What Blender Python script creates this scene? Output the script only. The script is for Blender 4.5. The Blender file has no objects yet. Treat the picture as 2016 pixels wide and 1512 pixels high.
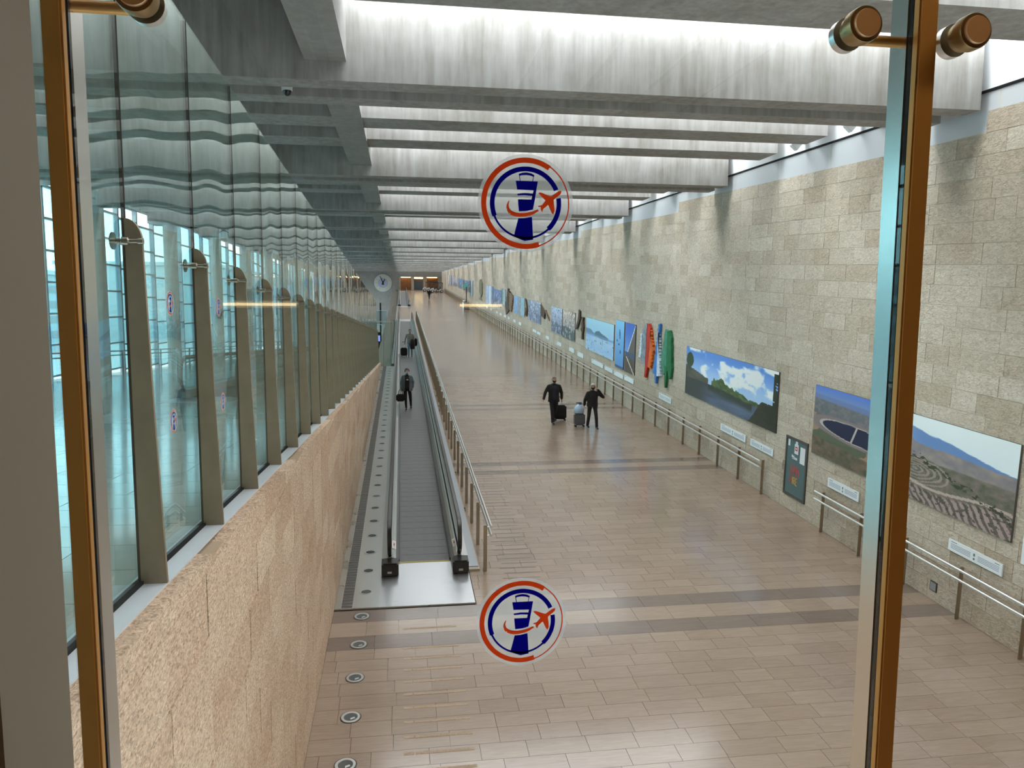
import bpy, bmesh, math, random
import numpy as np
from mathutils import Matrix, Vector

# ------------------------------------------------------------------ camera, world, light, exposure
SC = bpy.context.scene
COL = SC.collection
cam_d = bpy.data.cameras.new('camera'); cam = bpy.data.objects.new('camera', cam_d); COL.objects.link(cam)
cam_d.sensor_fit = 'HORIZONTAL'; cam_d.sensor_width = 36.0; cam_d.lens = 36.0 * 1500.0 / 2016.0
cam_d.clip_start = 0.05; cam_d.clip_end = 1500
def unit(v):
    v = np.array(v, float); return v / np.linalg.norm(v)
_V = unit((790 - 1008, 596 - 756, 1500))            # corridor axis seen in camera space
_U = -unit((934 - 1008, 15000 - 756, 1500)); _U = unit(_U - _V * (_U @ _V))
_X = np.cross(_V, _U)
_R = np.array([_X, _V, _U])                          # world <- camera (x right, y down, z forward)
cam.matrix_world = Matrix([[_R[i][0], -_R[i][1], -_R[i][2], 0.0] for i in range(3)] + [[0, 0, 0, 1]])
SC.camera = cam

SKY = 11.6          # skylight daylight
WORLD = 4.6
world = bpy.data.worlds.new('world'); SC.world = world; world.use_nodes = True
bg = world.node_tree.nodes['Background']
bg.inputs[0].default_value = (0.80, 0.93, 1.0, 1); bg.inputs[1].default_value = WORLD
vs = SC.view_settings
vs.view_transform = 'Standard'; vs.look = 'None'; vs.gamma = 1.0; vs.use_curve_mapping = False
vs.exposure = 0.12
SC.cycles.use_denoising = True; SC.cycles.use_adaptive_sampling = True; SC.cycles.adaptive_threshold = 0.035
SC.cycles.max_bounces = 7; SC.cycles.diffuse_bounces = 4; SC.cycles.glossy_bounces = 3
SC.cycles.transparent_max_bounces = 24; SC.cycles.transmission_bounces = 4
SC.cycles.caustics_reflective = False; SC.cycles.caustics_refractive = False
SC.cycles.sample_clamp_indirect = 4.0

random.seed(7); rng = np.random.default_rng(7)
PI = math.pi
# the two ramps: this one climbs away from the window, the one behind the glass falls away
S = 0.04868; H = 5.875; TH = math.atan(S)
SL = 0.0479; HL = 1.40; THL = -math.atan(SL)
def fz(y): return -H + S * y
def lz(y): return -HL - SL * y
def ledge(y): return -1.337 - SL * y
def ceil_z(y): return 2.86 + 0.024 * y
def ramp(x, v, w=0.0):                               # ramp frame -> world
    return (x, v * math.cos(TH) - w * math.sin(TH), -H + v * math.sin(TH) + w * math.cos(TH))
def rampl(x, v, w=0.0):
    return (x, v * math.cos(THL) - w * math.sin(THL), -HL + v * math.sin(THL) + w * math.cos(THL))
WALL_R = 9.44; WALL_L = -1.19; GLASS_L = -1.42; PER = 9.68; Y0 = 11.47; FAR = 180.0

# ------------------------------------------------------------------ helpers
def lin(c):
    c = np.asarray(c, float) / 255.0
    return np.where(c <= 0.04045, c / 12.92, ((c + 0.055) / 1.055) ** 2.4)
def L3(r, g, b): return tuple(float(q) for q in lin((r, g, b))) + (1.0,)

class MB:
    def __init__(s): s.v = []; s.f = []
    def add(s, vs, fs):
        n = len(s.v); s.v += [tuple(map(float, q)) for q in vs]; s.f += [tuple(i + n for i in f) for f in fs]; return s
    def box(s, x0, x1, y0, y1, z0, z1):
        return s.add([(x0,y0,z0),(x1,y0,z0),(x1,y1,z0),(x0,y1,z0),(x0,y0,z1),(x1,y0,z1),(x1,y1,z1),(x0,y1,z1)],
                     [(0,3,2,1),(4,5,6,7),(0,1,5,4),(1,2,6,5),(2,3,7,6),(3,0,4,7)])
    def bbox(s, x0, x1, y0, y1, z0, z1, b):           # box with chamfered edges
        bm = bmesh.new(); bmesh.ops.create_cube(bm, size=1)
        for q in bm.verts: q.co = Vector((x0+(q.co.x+.5)*(x1-x0), y0+(q.co.y+.5)*(y1-y0), z0+(q.co.z+.5)*(z1-z0)))
        bmesh.ops.bevel(bm, geom=bm.edges[:], offset=b, segments=2, affect='EDGES')
        return s.bm(bm)
    def bm(s, bm, M=None):
        bm.verts.index_update()
        vs = [(M @ q.co if M else q.co)[:] for q in bm.verts]; fs = [[q.index for q in f.verts] for f in bm.faces]
        bm.free(); return s.add(vs, fs)
    def prism(s, pts, axis, a, b):                    # 2D outline extruded along an axis
        n = len(pts)
        def P(p, t):
            return {'x': (t, p[0], p[1]), 'y': (p[0], t, p[1]), 'z': (p[0], p[1], t)}[axis]
        vs = [P(p, a) for p in pts] + [P(p, b) for p in pts]
        fs = [tuple(range(n))[::-1], tuple(range(n, 2*n))] + [(i, (i+1) % n, n+(i+1) % n, n+i) for i in range(n)]
        return s.add(vs, fs)
    def cone(s, p0, p1, r0, r1, n=12, caps=True):
        p0 = Vector(p0); p1 = Vector(p1); d = (p1-p0).normalized()
        u = d.orthogonal().normalized(); w = d.cross(u)
        vs = []
        for p, r in ((p0, r0), (p1, r1)):
            vs += [(p + (u*math.cos(2*PI*i/n) + w*math.sin(2*PI*i/n))*r)[:] for i in range(n)]
        fs = [(i, (i+1) % n, n+(i+1) % n, n+i) for i in range(n)]
        if caps: fs += [tuple(range(n))[::-1], tuple(range(n, 2*n))]
        return s.add(vs, fs)
    def cyl(s, p0, p1, r, n=12): return s.cone(p0, p1, r, r, n)
    def tube(s, pts, r, n=8):
        pts = [Vector(p) for p in pts]; vs = []; fs = []; u = None
        for i, p in enumerate(pts):
            d = (pts[min(i+1, len(pts)-1)] - pts[max(i-1, 0)]).normalized()
            u = d.orthogonal().normalized() if u is None else (u - d*u.dot(d)).normalized()
            w = d.cross(u); rr = r[i] if isinstance(r, (list, tuple)) else r
            vs += [(p + (u*math.cos(2*PI*k/n) + w*math.sin(2*PI*k/n))*rr)[:] for k in range(n)]
        for i in range(len(pts)-1):
            fs += [(i*n+k, i*n+(k+1) % n, (i+1)*n+(k+1) % n, (i+1)*n+k) for k in range(n)]
        m = (len(pts)-1)*n
        fs += [tuple(range(n))[::-1], tuple(range(m, m+n))]
        return s.add(vs, fs)
    def lathe(s, prof, c=(0,0,0), axis='z', n=24):    # prof: (radius, height)
        vs = []; m = len(prof)
        for r, h in prof:
            for k in range(n):
                a = 2*PI*k/n; q = (r*math.cos(a), r*math.sin(a), h)
                q = {'z': q, 'y': (q[0], q[2], q[1]), 'x': (q[2], q[0], q[1])}[axis]
                vs.append((q[0]+c[0], q[1]+c[1], q[2]+c[2]))
        fs = [(i*n+k, i*n+(k+1) % n, (i+1)*n+(k+1) % n, (i+1)*n+k) for i in range(m-1) for k in range(n)]
        return s.add(vs, fs)
    def sph(s, c, rx, ry=None, rz=None, nu=14, nv=9, f=None):
        ry = ry or rx; rz = rz or rx
        bm = bmesh.new(); bmesh.ops.create_uvsphere(bm, u_segments=nu, v_segments=nv, radius=1)
        for q in bm.verts:
            co = q.co.copy()
            if f: co = f(co)
            q.co = Vector((c[0]+co.x*rx, c[1]+co.y*ry, c[2]+co.z*rz))
        return s.bm(bm)
    def loft(s, rings, n=16):                         # rings: (cx,cy,cz,rx,ry)
        vs = []; m = len(rings)
        for cx, cy, cz, rx, ry in rings:
            vs += [(cx+rx*math.cos(2*PI*k/n), cy+ry*math.sin(2*PI*k/n), cz) for k in range(n)]
        fs = [(i*n+k, i*n+(k+1) % n, (i+1)*n+(k+1) % n, (i+1)*n+k) for i in range(m-1) for k in range(n)]
        fs += [tuple(range(n))[::-1], tuple(range((m-1)*n, m*n))]
        return s.add(vs, fs)
    def mesh(s, name, mat=None, smooth=True):
        me = bpy.data.meshes.new(name); me.from_pydata(s.v, [], s.f); 
        if mat: me.materials.append(mat)
        if smooth:
            me.shade_smooth(); me.set_sharp_from_angle(angle=math.radians(38))
        me.update(); return me

def link(name, me, parent=None, loc=None, rot=None):
    o = bpy.data.objects.new(name, me); COL.objects.link(o)
    if parent: o.parent = parent
    if loc is not None: o.location = loc
    if rot is not None: o.rotation_euler = rot
    return o
def obj(name, mb, mat, parent=None, loc=None, rot=None, smooth=True):
    return link(name, mb.mesh(name, mat, smooth), parent, loc, rot)
def tag(o, label, cat, group=None):
    o['label'] = label; o['category'] = cat
    if group: o['group'] = group
    return o
def thing(name, label, cat, loc=(0,0,0), rot=(0,0,0), group=None):
    return tag(link(name, None, None, loc, rot), label, cat, group)
def struct(o): o['kind'] = 'structure'; return o
def stuff(o): o['kind'] = 'stuff'; return o
RR = (TH, 0, 0); RLL = (THL, 0, 0)

# ------------------------------------------------------------------ materials
MATS = {}
def nt(name):
    m = bpy.data.materials.new(name); m.use_nodes = True; MATS[name] = m
    t = m.node_tree; b = t.nodes['Principled BSDF']; return m, t, b
def N(t, kind, **kw):
    n = t.nodes.new(kind)
    for k, v in kw.items():
        if k in n.inputs: n.inputs[k].default_value = v
        else: setattr(n, k, v)
    return n
def plain(name, c, rough=0.5, metal=0.0, spec=0.5, coat=0.0, noise=0.0, scale=20.0, bump=0.0):
    m, t, b = nt(name)
    b.inputs['Base Color'].default_value = c; b.inputs['Roughness'].default_value = rough
    b.inputs['Metallic'].default_value = metal; b.inputs['Specular IOR Level'].default_value = spec
    b.inputs['Coat Weight'].default_value = coat
    if noise or bump:
        tc = N(t, 'ShaderNodeTexCoord'); no = N(t, 'ShaderNodeTexNoise', Scale=scale, Detail=6.0, Roughness=0.6)
        t.links.new(tc.outputs['Object'], no.inputs['Vector'])
    if noise:
        hs = N(t, 'ShaderNodeHueSaturation', Color=c); mr = N(t, 'ShaderNodeMapRange')
        mr.inputs[1].default_value = .3; mr.inputs[2].default_value = .7
        mr.inputs[3].default_value = 1-noise; mr.inputs[4].default_value = 1+noise
        t.links.new(no.outputs['Fac'], mr.inputs[0]); t.links.new(mr.outputs[0], hs.inputs['Value'])
        t.links.new(hs.outputs[0], b.inputs['Base Color'])
    if bump:
        bp = N(t, 'ShaderNodeBump', Strength=bump, Distance=0.01)
        t.links.new(no.outputs['Fac'], bp.inputs['Height']); t.links.new(bp.outputs[0], b.inputs['Normal'])
    return m
def stone(name, dark, light, rnd, bump=0.6, scale=9.0, rough=0.8, pit=0.0, spec=0.25):
    """dressed limestone: per-block tone, fine chiselled relief shaded in the colour too; rnd = 'object' or 'attr'"""
    m, t, b = nt(name)
    geo = N(t, 'ShaderNodeNewGeometry')
    if rnd == 'object':
        src = N(t, 'ShaderNodeObjectInfo').outputs['Random']
    else:
        src = N(t, 'ShaderNodeAttribute', attribute_name='rnd').outputs['Fac']
    cr = N(t, 'ShaderNodeMix', data_type='RGBA'); cr.inputs[6].default_value = dark; cr.inputs[7].default_value = light
    no = N(t, 'ShaderNodeTexNoise', Scale=2.2, Detail=8.0, Roughness=0.65)
    t.links.new(geo.outputs['Position'], no.inputs['Vector'])
    mx = N(t, 'ShaderNodeMath', operation='MULTIPLY_ADD'); mx.inputs[1].default_value = 0.75
    ad = N(t, 'ShaderNodeMath', operation='MULTIPLY_ADD'); ad.inputs[1].default_value = 1.2; ad.inputs[2].default_value = -0.5
    t.links.new(no.outputs['Fac'], ad.inputs[0]); t.links.new(src, mx.inputs[0]); t.links.new(ad.outputs[0], mx.inputs[2])
    t.links.new(mx.outputs[0], cr.inputs['Factor'])
    # chisel relief as bump, with the shade of its hollows put into the colour
    n2 = N(t, 'ShaderNodeTexNoise', Scale=scale, Detail=4.0, Roughness=0.55, Distortion=1.2)
    mp = N(t, 'ShaderNodeMapping'); mp.inputs['Scale'].default_value = (1, 0.9, 1.9)
    t.links.new(geo.outputs['Position'], mp.inputs['Vector']); t.links.new(mp.outputs[0], n2.inputs['Vector'])
    hs = N(t, 'ShaderNodeHueSaturation'); mr = N(t, 'ShaderNodeMapRange')
    mr.inputs[1].default_value = .3; mr.inputs[2].default_value = .65; mr.inputs[3].default_value = 0.70 - pit*.6; mr.inputs[4].default_value = 1.12
    t.links.new(n2.outputs['Fac'], mr.inputs[0]); t.links.new(mr.outputs[0], hs.inputs['Value'])
    t.links.new(cr.outputs[2], hs.inputs['Color']); t.links.new(hs.outputs[0], b.inputs['Base Color'])
    if pit:                                          # ochre pits of the shelly stone
        vo = N(t, 'ShaderNodeTexVoronoi', Scale=30.0); mv = N(t, 'ShaderNodeMapping'); mv.inputs['Scale'].default_value = (1, .8, 1.3)
        t.links.new(geo.outputs['Position'], mv.inputs['Vector']); t.links.new(mv.outputs[0], vo.inputs['Vector'])
        st_ = N(t, 'ShaderNodeMapRange'); st_.inputs[1].default_value = .12; st_.inputs[2].default_value = .34; st_.inputs[3].default_value = .75; st_.inputs[4].default_value = 0.0
        t.links.new(vo.outputs['Distance'], st_.inputs[0])
        pm = N(t, 'ShaderNodeMix', data_type='RGBA'); pm.inputs[7].default_value = (0.30, 0.15, 0.07, 1)
        t.links.new(st_.outputs[0], pm.inputs['Factor']); t.links.new(hs.outputs[0], pm.inputs[6]); t.links.new(pm.outputs[2], b.inputs['Base Color'])
    bp = N(t, 'ShaderNodeBump', Strength=bump, Distance=0.02)
    t.links.new(n2.outputs['Fac'], bp.inputs['Height']); t.links.new(bp.outputs[0], b.inputs['Normal'])
    b.inputs['Roughness'].default_value = rough; b.inputs['Specular IOR Level'].default_value = spec
    return m
def floor_mat(name, dark, light, rnd):
    m, t, b = nt(name)
    geo = N(t, 'ShaderNodeNewGeometry')
    src = N(t, 'ShaderNodeObjectInfo').outputs['Random'] if rnd == 'object' else N(t, 'ShaderNodeAttribute', attribute_name='rnd').outputs['Fac']
    mp = N(t, 'ShaderNodeMapping'); mp.inputs['Scale'].default_value = (1.3, 14.0, 1.0)
    cmb = N(t, 'ShaderNodeCombineXYZ'); mul = N(t, 'ShaderNodeMath', operation='MULTIPLY'); mul.inputs[1].default_value = 37.0
    t.links.new(src, mul.inputs[0]); t.links.new(mul.outputs[0], cmb.inputs[0]); t.links.new(mul.outputs[0], cmb.inputs[2])
    t.links.new(cmb.outputs[0], mp.inputs['Location'])
    no = N(t, 'ShaderNodeTexNoise', Scale=1.6, Detail=7.0, Roughness=0.62, Distortion=1.3)
    t.links.new(geo.outputs['Position'], mp.inputs['Vector']); t.links.new(mp.outputs[0], no.inputs['Vector'])
    ad = N(t, 'ShaderNodeMath', operation='MULTIPLY_ADD'); ad.inputs[1].default_value = 1.5; ad.inputs[2].default_value = -0.52
    mx = N(t, 'ShaderNodeMath', operation='MULTIPLY_ADD'); mx.inputs[1].default_value = 0.36
    t.links.new(no.outputs['Fac'], ad.inputs[0]); t.links.new(src, mx.inputs[0]); t.links.new(ad.outputs[0], mx.inputs[2])
    cr = N(t, 'ShaderNodeMix', data_type='RGBA'); cr.inputs[6].default_value = dark; cr.inputs[7].default_value = light
    t.links.new(mx.outputs[0], cr.inputs['Factor']); t.links.new(cr.outputs[2], b.inputs['Base Color'])
    b.inputs['Roughness'].default_value = 0.17; b.inputs['Specular IOR Level'].default_value = 1.0
    return m
def glass(name, tint, refl=(1,1,1,1), ior=1.5, wav=0.0, rough=0.0, wscale=0.6):
    """flat architectural glass: see-through tint, Fresnel reflection, optional roller wave"""
    m = bpy.data.materials.new(name); m.use_nodes = True; MATS[name] = m; t = m.node_tree; t.nodes.clear()
    out = N(t, 'ShaderNodeOutputMaterial'); mix = N(t, 'ShaderNodeMixShader')
    tr = N(t, 'ShaderNodeBsdfTransparent', Color=tint); gl = N(t, 'ShaderNodeBsdfGlossy', Color=refl, Roughness=rough)
    fr = N(t, 'ShaderNodeFresnel', IOR=ior)
    # keep the same Fresnel curve on the way out of the sheet
    geo = N(t, 'ShaderNodeNewGeometry'); ma = N(t, 'ShaderNodeMix', data_type='FLOAT')
    ma.inputs[2].default_value = ior; ma.inputs[3].default_value = 1.0/ior
    t.links.new(geo.outputs['Backfacing'], ma.inputs[0]); 
    inv = N(t, 'ShaderNodeMath', operation='DIVIDE'); inv.inputs[0].default_value = 1.0
    t.links.new(ma.outputs[0], fr.inputs['IOR'])
    if wav:
        no = N(t, 'ShaderNodeTexNoise', Scale=wscale, Detail=0.0); mp = N(t, 'ShaderNodeMapping'); mp.inputs['Scale'].default_value = (1, 1.6, 0.7)
        t.links.new(geo.outputs['Position'], mp.inputs['Vector']); t.links.new(mp.outputs[0], no.inputs['Vector'])
        bp = N(t, 'ShaderNodeBump', Strength=1.0, Distance=wav); t.links.new(no.outputs['Fac'], bp.inputs['Height'])
        t.links.new(bp.outputs[0], gl.inputs['Normal'])
    t.links.new(fr.outputs[0], mix.inputs[0]); t.links.new(tr.outputs[0], mix.inputs[1]); t.links.new(gl.outputs[0], mix.inputs[2])
    t.links.new(mix.outputs[0], out.inputs[0]); return m
def emit(name, c, strength):
    m = bpy.data.materials.new(name); m.use_nodes = True; MATS[name] = m; t = m.node_tree; t.nodes.clear()
    out = N(t, 'ShaderNodeOutputMaterial'); e = N(t, 'ShaderNodeEmission', Color=c, Strength=strength)
    t.links.new(e.outputs[0], out.inputs[0]); return m
def film(name, c, a):
    m = bpy.data.materials.new(name); m.use_nodes = True; MATS[name] = m; t = m.node_tree; t.nodes.clear()
    out = N(t, 'ShaderNodeOutputMaterial'); mix = N(t, 'ShaderNodeMixShader', Fac=a)
    tr = N(t, 'ShaderNodeBsdfTransparent'); tl = N(t, 'ShaderNodeBsdfTranslucent', Color=c); df = N(t, 'ShaderNodeBsdfDiffuse', Color=c)
    m2 = N(t, 'ShaderNodeMixShader', Fac=0.12)
    t.links.new(tl.outputs[0], m2.inputs[1]); t.links.new(df.outputs[0], m2.inputs[2])
    t.links.new(tr.outputs[0], mix.inputs[1]); t.links.new(m2.outputs[0], mix.inputs[2]); t.links.new(mix.outputs[0], out.inputs[0]); return m
def printed(name, rough=0.35):
    m, t, b = nt(name)
    at = N(t, 'ShaderNodeAttribute', attribute_name='ink'); t.links.new(at.outputs['Color'], b.inputs['Base Color'])
    b.inputs['Roughness'].default_value = rough; b.inputs['Specular IOR Level'].default_value = 0.3
    return m
def concrete(name, c1, c2, streak=True):
    m, t, b = nt(name)
    geo = N(t, 'ShaderNodeNewGeometry')
    no = N(t, 'ShaderNodeTexNoise', Scale=0.9, Detail=9.0, Roughness=0.62); t.links.new(geo.outputs['Position'], no.inputs['Vector'])
    mp = N(t, 'ShaderNodeMapping'); mp.inputs['Scale'].default_value = (7.0, 7.0, 0.6)
    n2 = N(t, 'ShaderNodeTexNoise', Scale=1.2, Detail=5.0, Roughness=0.6); t.links.new(geo.outputs['Position'], mp.inputs['Vector']); t.links.new(mp.outputs[0], n2.inputs['Vector'])
    ad = N(t, 'ShaderNodeMath', operation='ADD'); t.links.new(no.outputs['Fac'], ad.inputs[0]); t.links.new(n2.outputs['Fac'], ad.inputs[1])
    mr = N(t, 'ShaderNodeMapRange'); mr.inputs[1].default_value = .7; mr.inputs[2].default_value = 1.3; t.links.new(ad.outputs[0], mr.inputs[0])
    cr = N(t, 'ShaderNodeMix', data_type='RGBA'); cr.inputs[6].default_value = c1; cr.inputs[7].default_value = c2
    t.links.new(mr.outputs[0], cr.inputs['Factor']); t.links.new(cr.outputs[2], b.inputs['Base Color'])
    b.inputs['Roughness'].default_value = 0.75; b.inputs['Specular IOR Level'].default_value = 0.3
    return m
def brushed(name, c, rough, axis=(1, 1, 40), var=0.12):
    m, t, b = nt(name)
    tc = N(t, 'ShaderNodeTexCoord'); mp = N(t, 'ShaderNodeMapping'); mp.inputs['Scale'].default_value = axis
    no = N(t, 'ShaderNodeTexNoise', Scale=3.0, Detail=4.0); t.links.new(tc.outputs['Object'], mp.inputs['Vector']); t.links.new(mp.outputs[0], no.inputs['Vector'])
    mr = N(t, 'ShaderNodeMapRange'); mr.inputs[3].default_value = rough-var; mr.inputs[4].default_value = rough+var
    t.links.new(no.outputs['Fac'], mr.inputs[0]); t.links.new(mr.outputs[0], b.inputs['Roughness'])
    b.inputs['Base Color'].default_value = c; b.inputs['Metallic'].default_value = 1.0
    return m

M_conc = concrete('concrete', (0.235, 0.222, 0.20, 1), (0.44, 0.432, 0.42, 1))
M_conc_l = concrete('concrete_smooth', (0.27, 0.262, 0.24, 1), (0.38, 0.375, 0.36, 1))
M_stone_o = stone('limestone_block', (0.505, 0.415, 0.315, 1), (0.675, 0.597, 0.49, 1), 'object', bump=1.0, scale=13)
M_stone_a = stone('limestone_wall', (0.505, 0.415, 0.315, 1), (0.675, 0.597, 0.49, 1), 'attr', bump=1.0, scale=13)
M_ston2_o = stone('pitted_limestone_block', (0.60, 0.405, 0.275, 1), (0.79, 0.60, 0.445, 1), 'object', bump=1.0, scale=26, pit=0.30)
M_ston2_a = stone('pitted_limestone', (0.60, 0.405, 0.275, 1), (0.79, 0.60, 0.445, 1), 'attr', bump=1.0, scale=26, pit=0.30)
M_tile_o = floor_mat('sandstone_tile', (0.265, 0.190, 0.140, 1), (0.375, 0.287, 0.222, 1), 'object')
M_tile_a = floor_mat('sandstone_floor', (0.265, 0.190, 0.140, 1), (0.375, 0.287, 0.222, 1), 'attr')
M_tiled_o = floor_mat('grey_stone_tile', (0.155, 0.115, 0.094, 1), (0.22, 0.172, 0.146, 1), 'object')
M_tiled_a = floor_mat('grey_stone_floor', (0.155, 0.115, 0.094, 1), (0.22, 0.172, 0.146, 1), 'attr')
M_grout = plain('grout', (0.185, 0.14, 0.108, 1), 0.8)
M_joint = plain('mortar', (0.66, 0.60, 0.50, 1), 0.9)
M_joint2 = plain('dark_mortar', (0.42, 0.31, 0.21, 1), 0.9)
M_steel = brushed('brushed_steel', (0.62, 0.61, 0.58, 1), 0.30)
M_steelw = plain('wavy_steel', (0.66, 0.67, 0.65, 1), 0.30, 1.0, scale=2.5, bump=0.22)
M_plate = brushed('floor_plate_steel', (0.70, 0.71, 0.73, 1), 0.32, (1, 30, 1))
M_post = plain('bronze_steel', (0.36, 0.285, 0.20, 1), 0.5, 0.8, noise=.08, scale=8)
M_chrome = plain('polished_steel', (0.80, 0.79, 0.77, 1), 0.30, 1.0)
M_black = plain('black_rubber', (0.012, 0.012, 0.013, 1), 0.28)
M_belt = plain('belt_grey', (0.125, 0.122, 0.125, 1), 0.45, noise=0.15, scale=6)
M_deck = plain('deck_aluminium', (0.58, 0.59, 0.58, 1), 0.30, 0.9)
M_frame = plain('frame_steel', (0.68, 0.67, 0.64, 1), 0.24, 1.0)
M_warmcap = plain('warm_reflection_cap', (0.72, 0.37, 0.10, 1), 0.45, 0.30)  # orange reflection of the warm room on the steel, put into the base colour
M_copper = plain('spun_copper', (0.90, 0.55, 0.29, 1), 0.38, 0.3)
M_white = plain('white_paint', (0.80, 0.82, 0.84, 1), 0.4)
M_fascia = plain('fascia_panel', (0.66, 0.69, 0.72, 1), 0.35, 0.2)
M_dark = plain('dark_void', (0.012, 0.012, 0.013, 1), 0.8, spec=0.1)
M_grey = plain('grey_plastic', (0.30, 0.31, 0.32, 1), 0.5)
M_wood = plain('warm_wood', (0.26, 0.11, 0.045, 1), 0.45, noise=0.25, scale=3)
M_plast = plain('beige_plaster', (0.33, 0.30, 0.245, 1), 0.6)
M_print = printed('print')
M_sky = emit('skylight_glow', (0.95, 0.975, 1.0, 1), SKY)
M_warm = emit('warm_lamp', (1.0, 0.72, 0.36, 1), 8.0)
M_room_fill = emit('room_fill_glow', (1.0, 0.76, 0.46, 1), 26.0)  # glow of the unseen fill lights added to the window room
M_warm2 = emit('strip_lamp_glow', (1.0, 0.74, 0.38, 1), 9.0)
M_pane = glass('window_glass', (0.96, 0.975, 0.97, 1))
M_part = glass('partition_glass', (0.885, 0.97, 0.96, 1), (0.92, 1.0, 0.985, 1), wav=0.02, wscale=0.9)
M_curt = glass('curtain_wall_glass', (0.74, 0.95, 0.99, 1))
M_bal = glass('balustrade_glass', (0.80, 0.90, 0.88, 1))

# ------------------------------------------------------------------ floor of the near ramp (ramp frame)
floor = struct(obj('floor', MB().box(-1.6, 9.6, 4.0, 183, -0.40, -0.035), M_grout, None, ramp(0, 0), RR, False))
def rows():
    out = []; k = -1
    while True:
        a = Y0 + PER * k
        if a > FAR: break
        seq = [(0.43, 1), (0.50, 0), (0.43, 1)] + [((PER - 1.36) / 26, 0)] * 26
        for d, dk in seq:
            out.append((a, a + d, dk)); a += d
        k += 1
    return [r for r in out if r[0] > 4.2 and r[1] < FAR + 1]
ROWS = rows()
GAP = 0.0024
far_t = {0: [], 1: []}; tiles = []
for a, b, dk in ROWS:
    x = WALL_L - random.random() * 0.5
    while x < WALL_R:
        l = random.choice([0.52, 0.58, 0.62, 0.70, 0.76]) if not dk else 0.9
        x0 = max(x, WALL_L); x1 = min(x + l, WALL_R); x += l
        if x1 - x0 < 0.05: continue
        if a < 45 and x0 < -0.44 and b > 12.9 :                 # steel strip lies there
            x0 = -0.44
            if x1 - x0 < 0.05: continue
        xe = 1.255 if (a+b)/2 < 14.35 else 1.46
        if 12.9 < (a+b)/2 < 83 and x0 < xe:                     # moving walkway well
            if x1 < xe + .04: continue
            x0 = xe
        if a > 110 and a < 174 and x0 < 1.46:
            if x1 < 1.5: continue
            x0 = 1.46
        tiles.append((x0, x1, a, b, dk))
def in_view_tile(t):
    v = (t[2] + t[3]) / 2; x = (t[0] + t[1]) / 2
    return v > 8.4 and x < v * 0.86 + 0.9 and x > -1.2
cand = sorted([t for t in tiles if in_view_tile(t)], key=lambda t: t[2])[:296]
cs = set(cand); cache = {}
for t in cand:
    key = (round(t[1]-t[0], 3), round(t[3]-t[2], 3), t[4])
    if key not in cache:
        lx, ly = key[0]/2 - GAP, key[1]/2 - GAP
        me = MB().prism([(-lx, -ly), (lx, -ly), (lx, ly), (-lx, ly)], 'z', -0.03, 0.0).mesh('tile', M_tiled_o if t[4] else M_tile_o, False)
        cache[key] = me
    link('tile', cache[key], floor, ((t[0]+t[1])/2, (t[2]+t[3])/2, random.uniform(-.0006, 0)))
def box_field(name, boxes, mat, parent):
    """many boxes in one mesh with a per-piece random value"""
    n = len(boxes); B = np.array(boxes, float)
    idx = np.array([[0,2,4],[1,2,4],[1,3,4],[0,3,4],[0,2,5],[1,2,5],[1,3,5],[0,3,5]])
    v = B[:, idx].reshape(-1, 3)
    f0 = np.array([[0,3,2,1],[4,5,6,7],[0,1,5,4],[1,2,6,5],[2,3,7,6],[3,0,4,7]])
    f = (f0[None] + 8*np.arange(n)[:, None, None]).reshape(-1, 4)
    me = bpy.data.meshes.new(name); me.from_pydata(v.tolist(), [], f.tolist()); me.materials.append(mat)
    at = me.attributes.new('rnd', 'FLOAT', 'FACE'); at.data.foreach_set('value', np.repeat(rng.random(n), 6).astype(np.float32))
    me.update(); return link(name, me, parent)
for dk, m in ((0, M_tile_a), (1, M_tiled_a)):
    bx = [(t[0]+GAP, t[1]-GAP, t[2]+GAP, t[3]-GAP, -0.03, 0.0) for t in tiles if t[4] == dk and t not in cs]
    stuff(box_field('floor_tiling' if not dk else 'floor_banding', bx, m, floor))
# inlaid slip-resistant strips
M_inl = plain('inlay_beige', (0.40, 0.30, 0.215, 1), 0.85, spec=.1, noise=0.25, scale=40)
M_inlg = plain('inlay_grey', (0.10, 0.085, 0.075, 1), 0.6)
v = 8.15
while v < 12.3:
    if not any(abs(v - q) < 0.25 for q in (11.7, 12.63)):
        obj('inlay_strip', MB().box(-0.02, 0.10, v, v+0.05, 0.0, 0.0025), M_inl, floor, smooth=False)
        obj('inlay_strip', MB().box(0.12, 0.84, v, v+0.05, 0.0, 0.0025), M_inl, floor, smooth=False)
    v += 0.325
v = 13.15; k = 0
inl = MB().box(0, 0.72, 0, 0.022, 0, 0.002).mesh('inlay_strip', M_inlg, False)
while v < 44:
    link('inlay_strip', inl, floor, (1.86 if k % 2 else 1.92, v, 0)); v += 0.245; k += 1

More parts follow.
